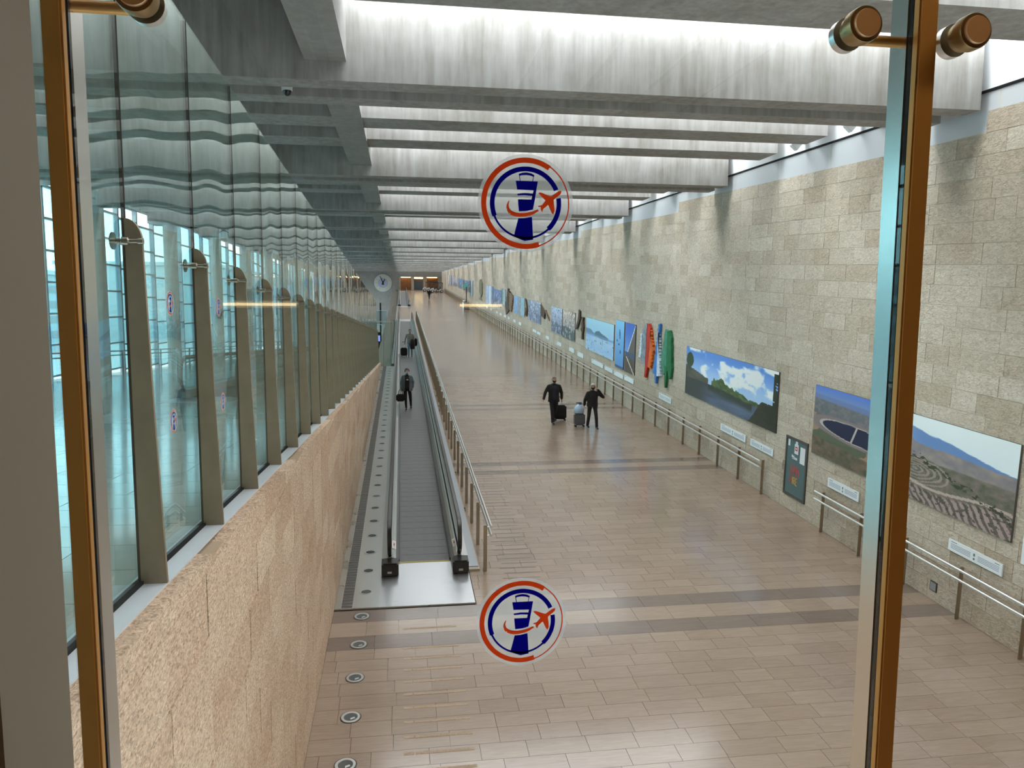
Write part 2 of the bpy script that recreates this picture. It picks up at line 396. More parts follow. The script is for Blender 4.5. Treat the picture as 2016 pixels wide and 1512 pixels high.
# ------------------------------------------------------------------ right wall: limestone blocks (ramp frame)
wall_r = struct(obj('wall_right', MB().prism([(3.0, -0.2), (183, -0.2), (183, 6.2), (3.0, 10.4)], 'x', WALL_R + 0.002, WALL_R + 0.5), M_joint, None, ramp(0, 0), RR, False))
CH = 0.352
def stone_top(v): return 8.735 - 0.02468 * v
blocks = []; c = 0
while c * CH < 9.0:
    x = 2.5 + random.random()
    while x < 182:
        l = random.choice([0.45, 0.6, 0.72, 0.85, 0.95, 1.1, 1.25])
        a, b = x, min(x + l, 182); x += l
        if (c + 1) * CH <= stone_top((a + b) / 2): blocks.append((a, b, c))
    c += 1
cb = sorted([q for q in blocks if q[1] > 9.9], key=lambda q: q[0])[:298]; cbs = set(cb); cache = {}
for a, b, c in cb:
    key = round(b - a, 3)
    if key not in cache:
        l = key/2 - 0.002; h = CH/2 - 0.002; e = 0.004
        # pillowed block face towards the hall
        cache[key] = MB().add([(0.0,-l,-h),(0.0,l,-h),(0.0,l,h),(0.0,-l,h),(-0.016,-l+e,-h+e),(-0.016,l-e,-h+e),(-0.016,l-e,h-e),(-0.016,-l+e,h-e)],
            [(4,7,6,5),(0,4,5,1),(1,5,6,2),(2,6,7,3),(3,7,4,0)]).mesh('block', M_stone_o, False)
    link('block', cache[key], wall_r, (WALL_R + 0.006 + random.uniform(-.0025, .0025), (a+b)/2, (c+.5)*CH))
stuff(box_field('block_facing', [(WALL_R - 0.012, WALL_R + 0.014, a+.003, b-.003, c*CH+.003, (c+1)*CH-.003) for a, b, c in blocks if (a, b, c) not in cbs], M_stone_a, wall_r))
# metal fascia with a black shadow line above the stone, one panel per third of a bay
tr = struct(obj('trim_1', MB().prism([(4, ceil_z(4)+0.30), (FAR, ceil_z(FAR)+0.30), (FAR, ceil_z(FAR)+0.34), (4, ceil_z(4)+0.34)], 'x', WALL_R-0.03, WALL_R+0.1), M_dark, None, smooth=False))
y = 4.0
while y < FAR:
    y1 = min(y + PER/4, FAR); g = 0.012
    obj('fascia_panel', MB().prism([(y+g, ceil_z(y)-0.32), (y1-g, ceil_z(y1)-0.32), (y1-g, ceil_z(y1)+0.30), (y+g, ceil_z(y)+0.30)], 'x', WALL_R-0.0, WALL_R+0.02), M_fascia, tr, smooth=False)
    y = y1
obj('upper_panel', MB().prism([(4, ceil_z(4)+0.34), (FAR, ceil_z(FAR)+0.34), (FAR, ceil_z(FAR)+2.0), (4, ceil_z(4)+2.0)], 'x', WALL_R-0.01, WALL_R+0.3), M_white, tr, smooth=False)

# ------------------------------------------------------------------ left wall: pitted limestone under the glass
wall_l = struct(obj('wall_left', MB().prism([(2.2, fz(2.2)-.3), (45, fz(45)-.3), (45, ledge(45)-0.03), (2.2, ledge(2.2)-0.03)], 'x', WALL_L-0.28, WALL_L-0.024), M_joint2, None, smooth=False))
lb = []; c = 0
while c < 13:
    y = 2.3 + random.random()*0.6
    while y < 45:
        l = random.uniform(0.75, 1.25); a, b = y, min(y+l, 45.0); y += l
        def zb(q, k): return fz(q) + 0.40*k
        za0, zb0 = zb(a, c), zb(b, c); za1, zb1 = zb(a, c+1), zb(b, c+1)
        ta, tb = ledge(a)-0.0, ledge(b)-0.0
        if za0 > ta - .06 or zb0 > tb - .06: continue
        lb.append((a, b, za0, zb0, min(za1, ta), min(zb1, tb)))
    c += 1
lb.sort(key=lambda q: q[0])
def lblock(q):
    a, b, z0, z1, t0, t1 = q; g = .0007; e = .0025; xf = WALL_L + random.uniform(-.004, .004)
    return ([(WALL_L-.13, a+g, z0+g), (WALL_L-.13, b-g, z1+g), (WALL_L-.13, b-g, t1-g), (WALL_L-.13, a+g, t0-g),
             (xf, a+g+e, z0+g+e), (xf, b-g-e, z1+g+e), (xf, b-g-e, t1-g-e*.3), (xf, a+g+e, t0-g-e*.3)],
            [(4,5,6,7), (0,1,5,4), (1,2,6,5), (2,3,7,6), (3,0,4,7)])
for q in lb[:280]:
    obj('block', MB().add(*lblock(q)), M_ston2_o, wall_l, smooth=False)
if len(lb) > 280:
    mb = MB()
    for q in lb[280:]: mb.add(*lblock(q))
    o = obj('block_facing', mb, M_ston2_a, wall_l, smooth=False); stuff(o)
    at = o.data.attributes.new('rnd', 'FLOAT', 'FACE'); at.data.foreach_set('value', np.repeat(rng.random(len(lb)-280), 5).astype(np.float32))
# pale metal sill under the glass
sill = struct(obj('trim_2', MB().prism([(2.2, ledge(2.2)), (45, ledge(45)), (45, ledge(45)+.012), (2.2, ledge(2.2)+.012)], 'x', GLASS_L-.06, WALL_L-.09), M_fascia, None, smooth=False))

# ------------------------------------------------------------------ ceiling: double beams, fins, spine beam, skylights, soffit slab
ceiling = struct(obj('ceiling', MB().prism([(-9, ceil_z(-9)+1.95), (FAR+3, ceil_z(FAR+3)+1.95), (FAR+3, ceil_z(FAR+3)+2.3), (-9, ceil_z(-9)+2.3)], 'x', -13.0, WALL_R+.5), M_conc, None, smooth=False))
DF = 0.41
k = -2
while Y0 + PER*k < FAR - 2:
    a = Y0 + PER*k; z = ceil_z(a)
    xs0 = -12.4
    # double beam with a groove in its soffit
    prof = [(0, 0), (.44, 0), (.44, .17), (.92, .17), (.92, 0), (1.36, 0), (1.36, 1.75), (0, 1.75)]
    obj('roof_beam', MB().prism([(a+p, z+q) for p, q in prof], 'x', xs0, 9.27), M_conc, ceiling, smooth=False)
    edges = [(a+1.36, z)]
    for f0, f1 in ((2.15, 3.05), (4.40, 5.30), (6.65, 7.60)):
        zz = ceil_z(a+f0) + DF
        obj('roof_fin', MB().box(xs0, 9.2, a+f0, a+f1, zz, zz+1.4), M_conc, ceiling, smooth=False)
    obj('spine_beam', MB().box(-1.32, -.74, a+1.36, a+PER, ceil_z(a+5)+DF-.03, ceil_z(a+5)+1.9), M_conc_l, ceiling, smooth=False)
    # daylight slots along the face of each beam and fin; the rest of each gap is closed
    for g0, g1 in ((1.36, 2.15), (3.05, 4.40), (5.30, 6.65), (7.60, PER)):
        zz = ceil_z(a+g0) + 1.30; gs = max(g1 - .68, g0)
        if gs > g0: obj('roof_slab', MB().box(-.74, 9.2, a+g0, a+gs+.02, zz-.02, zz+.2), M_conc, ceiling, smooth=False)
        obj('skylight_pane', MB().box(-.74, WALL_R-.02, a+gs+.02, a+g1-.005, zz, zz+.03), M_sky, ceiling, smooth=False)
    k += 1

# ------------------------------------------------------------------ far end wall with openings (world frame)
FZ = fz(FAR); CZ = ceil_z(FAR)
wf = struct(obj('wall_far', MB().box(-13, -0.5, FAR, FAR+.6, -14, CZ+.6).box(-.5, WALL_R+.5, FAR, FAR+.6, FZ+3.1, CZ+.6)
    .box(WALL_R-.95, WALL_R+.5, FAR, FAR+.6, FZ-1, FZ+3.1), M_conc_l, None, smooth=False))
for x0, x1 in ((2.35, 2.95), (5.15, 5.95), (-.5, -.1)):
    obj('pier', MB().box(x0, x1, FAR-.1, FAR+.5, FZ-.2, FZ+3.12), M_stone_o, wf, smooth=False)
obj('back_panel', MB().box(-.4, 2.4, FAR+2.4, FAR+2.6, FZ-.2, FZ+3.4), M_wood, wf, smooth=False)
obj('back_panel', MB().box(5.9, 8.6, FAR+2.0, FAR+2.2, FZ-.2, FZ+3.4), M_wood, wf, smooth=False)
obj('lobby_ceiling', MB().box(-.6, 9.0, FAR+.6, FAR+9, FZ+3.12, FZ+3.4), M_plast, wf, smooth=False)
obj('lobby_floor', MB().box(-.6, 9.0, FAR-.4, FAR+9, FZ-.3, FZ+.02), M_tile_o, wf, smooth=False)
obj('lobby_back', MB().box(-.6, 9.0, FAR+8.6, FAR+9, FZ-.2, FZ+3.4), M_wood, wf, smooth=False)
obj('shop_front', MB().box(3.0, 5.1, FAR+6.0, FAR+6.1, FZ+.02, FZ+2.3), plain('shop_blue', L3(70, 90, 105), .4), wf, smooth=False)
for x0, x1, yy in ((3.05, 4.25, FAR+1.2), (4.3, 5.05, FAR+1.2)):
    tag(obj('ceiling_lamp', MB().box(x0, x1, yy, yy+.35, FZ+2.72, FZ+3.02).box(x0+.1, x0+.14, yy+.1, yy+.14, FZ+3.0, FZ+3.12), M_warm, None, smooth=False),
        'glowing yellow lamp box over the far central doorway', 'lamp', 'lamps over the far doorway')
for x0, x1 in ((0.0, 2.2), (6.0, 8.4)):
    tag(obj('cove_lamp', MB().box(x0, x1, FAR+1.8, FAR+1.95, FZ+3.0, FZ+3.11), M_warm, None, smooth=False),
        'warm lamp strip at top of the %s brown opening in the far wall' % ('left' if x0 < 1 else 'right'), 'lamp')

# ------------------------------------------------------------------ the hall behind the glass: floor, curtain wall, columns
M_lfloor = plain('pale_glossy_floor', (0.50, 0.50, 0.47, 1), 0.10, spec=1.0, noise=0.12, scale=1.5)
floor_l = struct(obj('floor_left', MB().box(-12.4, GLASS_L-.02, 0.5, 182, -.3, -.012), M_grout, None, rampl(0, 0), RLL, False))
v = 0.6; fb = []
while v < 120:
    x = -12.3 - random.random()*.4
    while x < GLASS_L-.03:
        l = random.choice([.9, 1.1, 1.3]); fb.append((max(x, -12.4)+.004, min(x+l, GLASS_L-.03)-.004, v+.004, v+.596, -.011, 0.0)); x += l
    v += .6
fb.append((-12.4, GLASS_L-.03, 120, 182, -.011, 0))
stuff(box_field('floor_tiling', [q for q in fb if q[1]-q[0] > .02], M_lfloor, floor_l))
XW = -12.45
M_alu = plain('blue_grey_aluminium', (0.28, 0.34, 0.38, 1), 0.4, 0.5)
win = struct(obj('window_1', MB().box(XW-.2, XW+.1, 0, FAR, 4.3, 9.2), M_conc_l, None, smooth=False))
TZ = [-1.0, 0.05, 1.15, 2.25, 3.35]
for j in range(0, 19):
    yb = Y0 + PER*(j-2) + .7
    for i in range(4):
        ya = yb + i*PER/4; m = MB()
        m.box(XW-.08, XW+.12, ya-.07, ya+.07, lz(ya)-.1, 8.5); obj('mullion', m, M_alu, win, smooth=False)
        yc = ya + PER/4
        if ya > 110: continue
        zb = lz(ya)+.1; zs = [zb] + [zb+1.12*q for q in range(1, 12) if zb+1.12*q < 4.6]
        for za, ze in zip(zs[:-1], zs[1:]):
            if ya < 12: continue
            obj('pane', MB().box(XW-.01, XW+.01, ya+.07, yc-.07, za, ze), M_curt, win, smooth=False)
        m = MB()
        for q in zs: m.box(XW-.06, XW+.1, ya+.07, yc-.07, q-.035, q+.035)
        obj('transom', m, M_alu, win, smooth=False)
    if yb > 4:
        col = MB().lathe([(0, -14), (.33, -14), (.33, ceil_z(yb)+.3), (0, ceil_z(yb)+.3)], (-11.55, yb, 0), n=28)
        o = obj('column', col, M_conc_l, None); tag(o, 'tall round concrete column by the windows behind the glass partition', 'column', 'columns along the window side of the other hall')
# guard rail along the windows
gr = thing('window_handrail', 'thin double metal guard rail along the windows beyond the glass partition', 'handrail', rampl(-11.0, 0), RLL)
for w in (.98, .82): obj('rail', MB().cyl((0, 8, w), (0, 110, w), .025, 8), M_alu, gr)
v = 8
while v < 110:
    obj('post', MB().box(-.03, .03, v-.03, v+.03, 0, 1.0), M_alu, gr, smooth=False); v += PER/4
# apron and buildings outside the windows
ap = struct(obj('ground_outside', MB().box(-400, -12.8, -200, 500, -9.0, -8.5), plain('apron_concrete', (0.42, 0.43, 0.42, 1), .8), None, smooth=False))
M_out = plain('pale_cladding', (0.40, 0.52, 0.58, 1), .6); M_out2 = plain('grey_cladding', (0.50, 0.55, 0.56, 1), .6)
def out_building(x0, x1, y0, y1, z1, m, label):
    t = thing('terminal_building', label, 'building', (x0, y0, -8.5))
    obj('wall', MB().box(0, x1-x0, 0, y1-y0, 0, z1+8.5), m, t, smooth=False)
    obj('roof', MB().box(-.6, x1-x0+.6, -.6, y1-y0+.6, z1+8.5, z1+9.2), M_out2, t, smooth=False)
    zz = 2.0
    while zz < z1+7:
        obj('window_band', MB().box(x1-x0, x1-x0+.05, 1, y1-y0-1, zz, zz+1.3), M_alu, t, smooth=False); zz += 2.6
out_building(-90, -60, 60, 150, 4.5, M_out, 'pale blue building seen through the nearest windows on the left')
out_building(-70, -40, 170, 330, 7.5, M_out2, 'long grey building seen through the farther windows on the left')

# ------------------------------------------------------------------ glass partition with tapered posts
gp = thing('glass_partition', 'long wall of tall clear glass panes on tapered bronze posts above the left stone wall', 'partition', (GLASS_L, 0, 0))
SPC = 1.328; PY = [4.26 + SPC*k for k in range(-2, 31)]
def post_outline():
    pts = [(0.006, 0.012), (0.142, 0.012)]
    pts += [(0.112, 0.9), (0.092, 1.75)]
    for i in range(1, 9):                                 # quarter-round top
        a = PI/2*i/8; pts.append((0.006 + .086*math.cos(a), 1.84 + .13*math.sin(a)))
    return pts
post_me = MB().prism(post_outline(), 'y', -.012, .012).mesh('post', M_post, False)
cl = MB().lathe([(0,0),(.045,0),(.045,.008),(.014,.018),(.012,.045),(.024,.05),(.024,.08),(.013,.086),(.013,.125),(.018,.128),(.018,.152),(0,.155)], (-.05, 0, 0), 'x', 14)
clamp_me = cl.mesh('clamp', plain('clamp_steel', (0.42, 0.37, 0.31, 1), .28, 1.0))
for y in PY:
    p = link('post', post_me, gp, (0, y, ledge(y)))
    link('clamp', clamp_me, p, (0, -.03, 1.85))
for a, b in zip(PY[:-1], PY[1:]):
    g = .010
    def pane(name, y0, y1):
        o = obj(name, MB().prism([(y0, ledge(y0)+.01), (y1, ledge(y1)+.01), (y1, 2.14-SL*y1), (y0, 2.14-SL*y0)], 'x', -.008, .008), M_part, gp, smooth=False)
        return o
    pane('pane', a+g, b-g)
    obj('seal', MB().prism([(b-g, ledge(b)+.01), (b+g, ledge(b)+.01), (b+g, 2.135-SL*b), (b-g, 2.135-SL*b)], 'x', -.0085, .0085), M_dark, gp, smooth=False)
obj('base_channel', MB().prism([(PY[0], ledge(PY[0])+.012), (PY[-1], ledge(PY[-1])+.012), (PY[-1], ledge(PY[-1])+.03), (PY[0], ledge(PY[0])+.03)], 'x', -.025, .02), M_dark, gp, smooth=False)

# ------------------------------------------------------------------ stickers on glass: control tower, plane and rings
M_or = film('sticker_orange', L3(252, 140, 92), 1.0); M_bl = film('sticker_blue', L3(58, 54, 190), 1.0); M_fm = film('sticker_film', (0.9, 0.91, 0.92, 1), 0.30)
def sticker(label, loc, rotz=0.0, R=0.0705, group=None, cat='sticker'):
    root = thing('glass_sticker', label, cat, loc, (0, 0, rotz), group)
    def q(px, py): return ((px-712)/650*R, (748-py)/650*R)
    def flat(name, polys, mat, d):
        m = MB()
        for p in polys: m.prism(p, 'y', -d, -d+.00012)
        return obj(name, m, mat, root, smooth=False)
    def arc(r0, r1, a0, a1):
        n = max(3, int(abs(a1-a0)/5)); out = []
        for i in range(n):
            t0 = math.radians(a0+(a1-a0)*i/n); t1 = math.radians(a0+(a1-a0)*(i+1)/n)
            out.append([(R*r0*math.cos(t0), R*r0*math.sin(t0)), (R*r1*math.cos(t0), R*r1*math.sin(t0)), (R*r1*math.cos(t1), R*r1*math.sin(t1)), (R*r0*math.cos(t1), R*r0*math.sin(t1))])
        return out
    flat('film', [[(R*1.075*math.cos(2*PI*i/64), R*1.075*math.sin(2*PI*i/64)) for i in range(64)]], M_fm, .0004)
    flat('outer_ring', arc(.885, 1.0, 56, 289) + arc(.962, .99, 289, 416), M_or, .0008)
    flat('inner_ring', arc(.70, .805, 24, 202) + arc(.735, .78, 202, 313) + arc(.70, .805, 313, 370), M_bl, .0008)
    P = lambda *a: [q(x, y) for x, y in a]
    flat('tower', [P((565,430),(888,430),(866,560),(584,553)), P((825,560),(866,560),(846,690),(795,690)),
        P((590,612),(700,598),(830,606),(826,640),(700,630),(593,636)), P((597,690),(846,690),(818,830),(720,855),(612,862)),
        P((605,960),(690,958),(805,935),(826,1262),(700,1285),(538,1222)),
        P((607,332),(660,315),(722,308),(790,320),(838,345),(828,372),(780,352),(715,344),(655,350),(612,362)),
        P((612,362),(622,360),(636,430),(626,430)), P((818,370),(828,372),(816,430),(806,430))], M_bl, .0008)
    sw = [(470,715,6),(445,770,14),(450,830,22),(490,880,28),(560,908,30),(640,915,28),(730,905,26),(820,878,22),(898,838,14)]
    pl = []
    for (x0,y0,w0),(x1,y1,w1) in zip(sw[:-1], sw[1:]):
        dx, dy = x1-x0, y1-y0; l = math.hypot(dx, dy); nx, ny = -dy/l, dx/l
        pl.append(P((x0+nx*w0,y0+ny*w0),(x1+nx*w1,y1+ny*w1),(x1-nx*w1,y1-ny*w1),(x0-nx*w0,y0-ny*w0)))
    flat('swoosh', pl, M_or, .0011)
    flat('aeroplane', [P((890,595),(925,583),(1080,640),(1000,700)), P((1080,640),(1195,560),(1238,558),(1228,600),(1120,690)),
        P((1000,700),(1080,640),(1120,690),(1040,762)), P((1120,690),(1140,850),(1115,897),(1095,872),(1040,762)),
        P((1000,700),(1040,762),(970,822),(930,790),(950,765)), P((930,790),(970,822),(955,867),(933,835)), P((888,780),(950,765),(930,790),(910,800))], M_or, .0014)
    return root
# ------------------------------------------------------------------ the window the picture is taken through
PW = 1.2
def frame_mullion(name, label, x0, x1, side):
    t = thing(name, label, 'mullion', (0, 0, 0))
    xa, xb = x0, x1
    obj('warm_reflection_cap', MB().bbox(xa, xb, PW-.004, PW+.014, -1.55, 2.4, .003), M_warmcap, t)
    obj('groove', MB().box(xa+.004, xb-.004, PW+.012, PW+.026, -1.55, 2.4), M_dark, t, smooth=False)
    obj('steel_fin', MB().bbox(xa, xb, PW+.022, PW+.078, -1.55, 2.4, .006), M_frame, t)
    return t
frame_mullion('window_mullion', 'tall steel mullion with warm-reflection-coloured front, between the right window panes', .846, .880, 1)
frame_mullion('window_mullion', 'tall steel mullion with warm-reflection-coloured front beside the beige column at left edge', -.496, -.468, -1)
wp = struct(link('window_2', None))
for x0, x1 in ((-.463, .841), (.885, 2.6), (-2.0, -.501)):
    obj('pane', MB().box(x0, x1, PW+.006, PW+.016, -1.5, 2.35), M_pane, wp, smooth=False)
def knob(x, z, label):
    t = thing('glass_fitting', label, 'fitting', (x, PW, z))
    obj('cap', MB().lathe([(0,-.038),(.0210,-.038),(.0220,-.036),(.0220,-.032),(0,-.032)], (0,0,0), 'y', 32), M_copper, t)
    obj('body', MB().lathe([(0,-.032),(.0275,-.032),(.0285,-.028),(.0285,-.012),(.024,-.008),(.024,.004),(0,.004)], (0,0,0), 'y', 32), plain('aged_brass', (0.36, 0.25, 0.12, 1), .35, .9), t)
    obj('back_disc', MB().lathe([(0,.017),(.027,.017),(.027,.032),(.018,.042),(0,.042)], (0,0,0), 'y', 28), M_chrome, t)
    return t
def arm(x0, x1, z, parent): obj('arm', MB().tube([(x0, .040, 0), (x1, .040, 0)], .009, 10), M_warmcap, parent)
k1 = knob(.734, .444, 'round brass glass fitting left of the right-hand mullion'); arm(0, .112, 0, k1)
k2 = knob(.927, .444, 'round brass glass fitting right of the right-hand mullion'); arm(0, -.047, 0, k2)
k3 = knob(-.362, .427, 'round brass glass fitting cut by the top edge near the left mullion'); arm(0, -.106, 0, k3)
sticker('round tower and aeroplane sticker on the near glass, upper one of two', (.195, PW+.005, .156))
sticker('round tower and aeroplane sticker on the near glass, lower one of two', (.193, PW+.005, -.527))
for i, (y, z, l) in enumerate(((4.98, -.01, 'small round sticker on the nearest left glass pane, upper one'), (4.95, -.74, 'small round sticker on the nearest left glass pane, lower one'),
                     (6.24, -.04, 'small round sticker on the second left glass pane, upper one'), (6.28, -.79, 'small round sticker on the second left glass pane, lower one'))):
    sticker(l, (GLASS_L+.0095, y, z), PI/2)
# beige column left of the window and the room behind the camera
wl = struct(obj('wall_column', MB().bbox(-2.4, -.4625, .90, 1.10, -1.6, 2.4, .012), M_plast, None))
M_rwall = plain('room_wall', (0.42, 0.31, 0.21, 1), .6)
struct(obj('wall_back', MB().box(-5, 5, -8.2, -8, -1.6, 2.7), M_rwall, None, smooth=False))
struct(obj('wall_room_left', MB().box(-5.2, -5, -8.2, .95, -1.6, 2.7), M_rwall, None, smooth=False))
struct(obj('wall_room_right', MB().box(5, 5.2, -8.2, 1.2, -1.6, 2.7), M_rwall, None, smooth=False))
struct(obj('floor_room', MB().box(-5.2, 5.2, -8.2, 1.3, -1.75, -1.6), M_tile_o, None, smooth=False))
rc = struct(obj('ceiling_room', MB().box(-5.2, 5.2, -8.2, 1.3, 2.5, 2.7), M_dark, None, smooth=False))
for i in range(14):
    obj('ceiling_plank', MB().box(-5.0+i*.72, -5.0+i*.72+.56, -8, 1.25, 2.41, 2.5), M_rwall, rc, smooth=False)
struct(obj('wall_front', MB().box(2.6, 9.6, 1.15, 1.35, -5.6, 5.2).box(-1.19, 2.6, 1.10, 1.35, -6, -1.5).box(-1.6, 2.6, 1.15, 1.35, 2.41, 5.2).box(-13, -2.0, 1.1, 1.3, -3, 5.2), M_plast, None, smooth=False))
def strip_lamp(x0, x1, y, z, label, hgt=.035):
    t = thing('strip_lamp', label, 'lamp', (x0, y, z))
    obj('housing', MB().box(-.03, x1-x0+.03, -.08, .0, -.03-hgt/2, .03+hgt/2), M_white, t, smooth=False)
    obj('tube', MB().box(0, x1-x0, 0, .03, -hgt/2, hgt/2), M_warm2, t, smooth=False)
strip_lamp(-2.27, -1.36, -7.9, -.03, 'warm strip lamp mirrored in the window glass over the left posts')
strip_lamp(.78, 1.35, -7.9, -.03, 'warm strip lamp mirrored in the window glass over the far rail')
for x in (-2.6, 2.6):  # fill lights added out of view to brighten the room, mullions and column
    t = thing('ceiling_lamp', 'unseen warm fill light added in the room on the near side of the window', 'lamp', (x, .2, 2.40), (0,0,0), 'added fill lights of the window room')
    obj('fill_strip', MB().box(-.9, .9, -.08, .08, -.03, 0), M_room_fill, t, smooth=False)

# ------------------------------------------------------------------ steel strip with grille along the left wall
st = thing('steel_floor_strip', 'steel floor strip with a dark louvred grille beside the left stone wall', 'floor strip', ramp(0, 0), RR)
V0, V1 = 12.92, 45.0
obj('plate', MB().box(-1.19, -1.085, V0, V1, -.02, .004), M_steel, st, smooth=False)
obj('trough', MB().box(-1.085, -.885, V0, V1, -.034, -.03), M_dark, st, smooth=False)
lou = MB().prism([(-.052, -.022), (.052, -.022), (.052, .0), (-.052, .002)], 'x', -1.08, -.89).mesh('louvre', plain('louvre_grey', (0.075, 0.072, 0.068, 1), .5, .3), False)
n = int((V1-V0)/.125)
bar = MB().box(-1.08, -.89, -.006, .006, -.02, .004).mesh('cross_bar', M_steel, False)
for i in range(min(n, 290)):
    link('louvre', lou, st, (0, V0+.07+i*.125, 0)); link('cross_bar', bar, st, (0, V0+.1325+i*.125, 0))
obj('edge_bar', MB().box(-1.087, -1.079, V0, V1, -.02, .006).box(-.891, -.883, V0, V1, -.02, .006).box(-1.08, -.89, V0, V0+.02, -.02, .006), M_chrome, st, smooth=False)
obj('wide_plate', MB().box(-.885, -.44, V0, V1, -.02, .004), M_steelw, st, smooth=False)
# ------------------------------------------------------------------ round floor lights
M_lens = plain('lamp_lens', (0.10, 0.11, 0.11, 1), .08, coat=1.0); M_ring = plain('lamp_ring', (0.66, 0.66, 0.65, 1), .3, .9)
ring_me = MB().lathe([(.088,.0),(.092,.008),(.122,.008),(.126,.0)], n=32).mesh('ring', M_ring)
gask_me = MB().lathe([(.127,.0),(.127,.003),(.136,.003),(.136,.0)], n=32).mesh('gasket', M_black)
lens_me = MB().lathe([(0,.003),(.089,.003),(.089,-.02)], n=28).mesh('lens', M_lens)
refl_me = MB().add([( .0,-.06,.0034),(.06,-.03,.0034),(.05,.0,.0034),(-.0,-.02,.0034)], [(0,1,2,3)]).mesh('reflector', M_chrome, False)
v = 8.70; i = 0; names = ['first', 'second', 'third', 'fourth', 'fifth']
while v < 44:
    inst = v > 12.9
    if inst: lab, grp = 'round recessed floor light set in the steel strip by the left wall', 'floor lights in the steel strip'
    else: lab, grp = 'round steel-ringed floor light in the stone floor, %s from the bottom edge' % names[i], 'floor lights in the stone floor'
    t = thing('floor_light', lab, 'floor light', ramp(-.71 if not inst else -.68, v, .003), RR, grp)
    link('ring', ring_me, t); link('lens', lens_me, t)
    if not inst: link('gasket', gask_me, t); link('reflector', refl_me, t)
    v += .975; i += 1

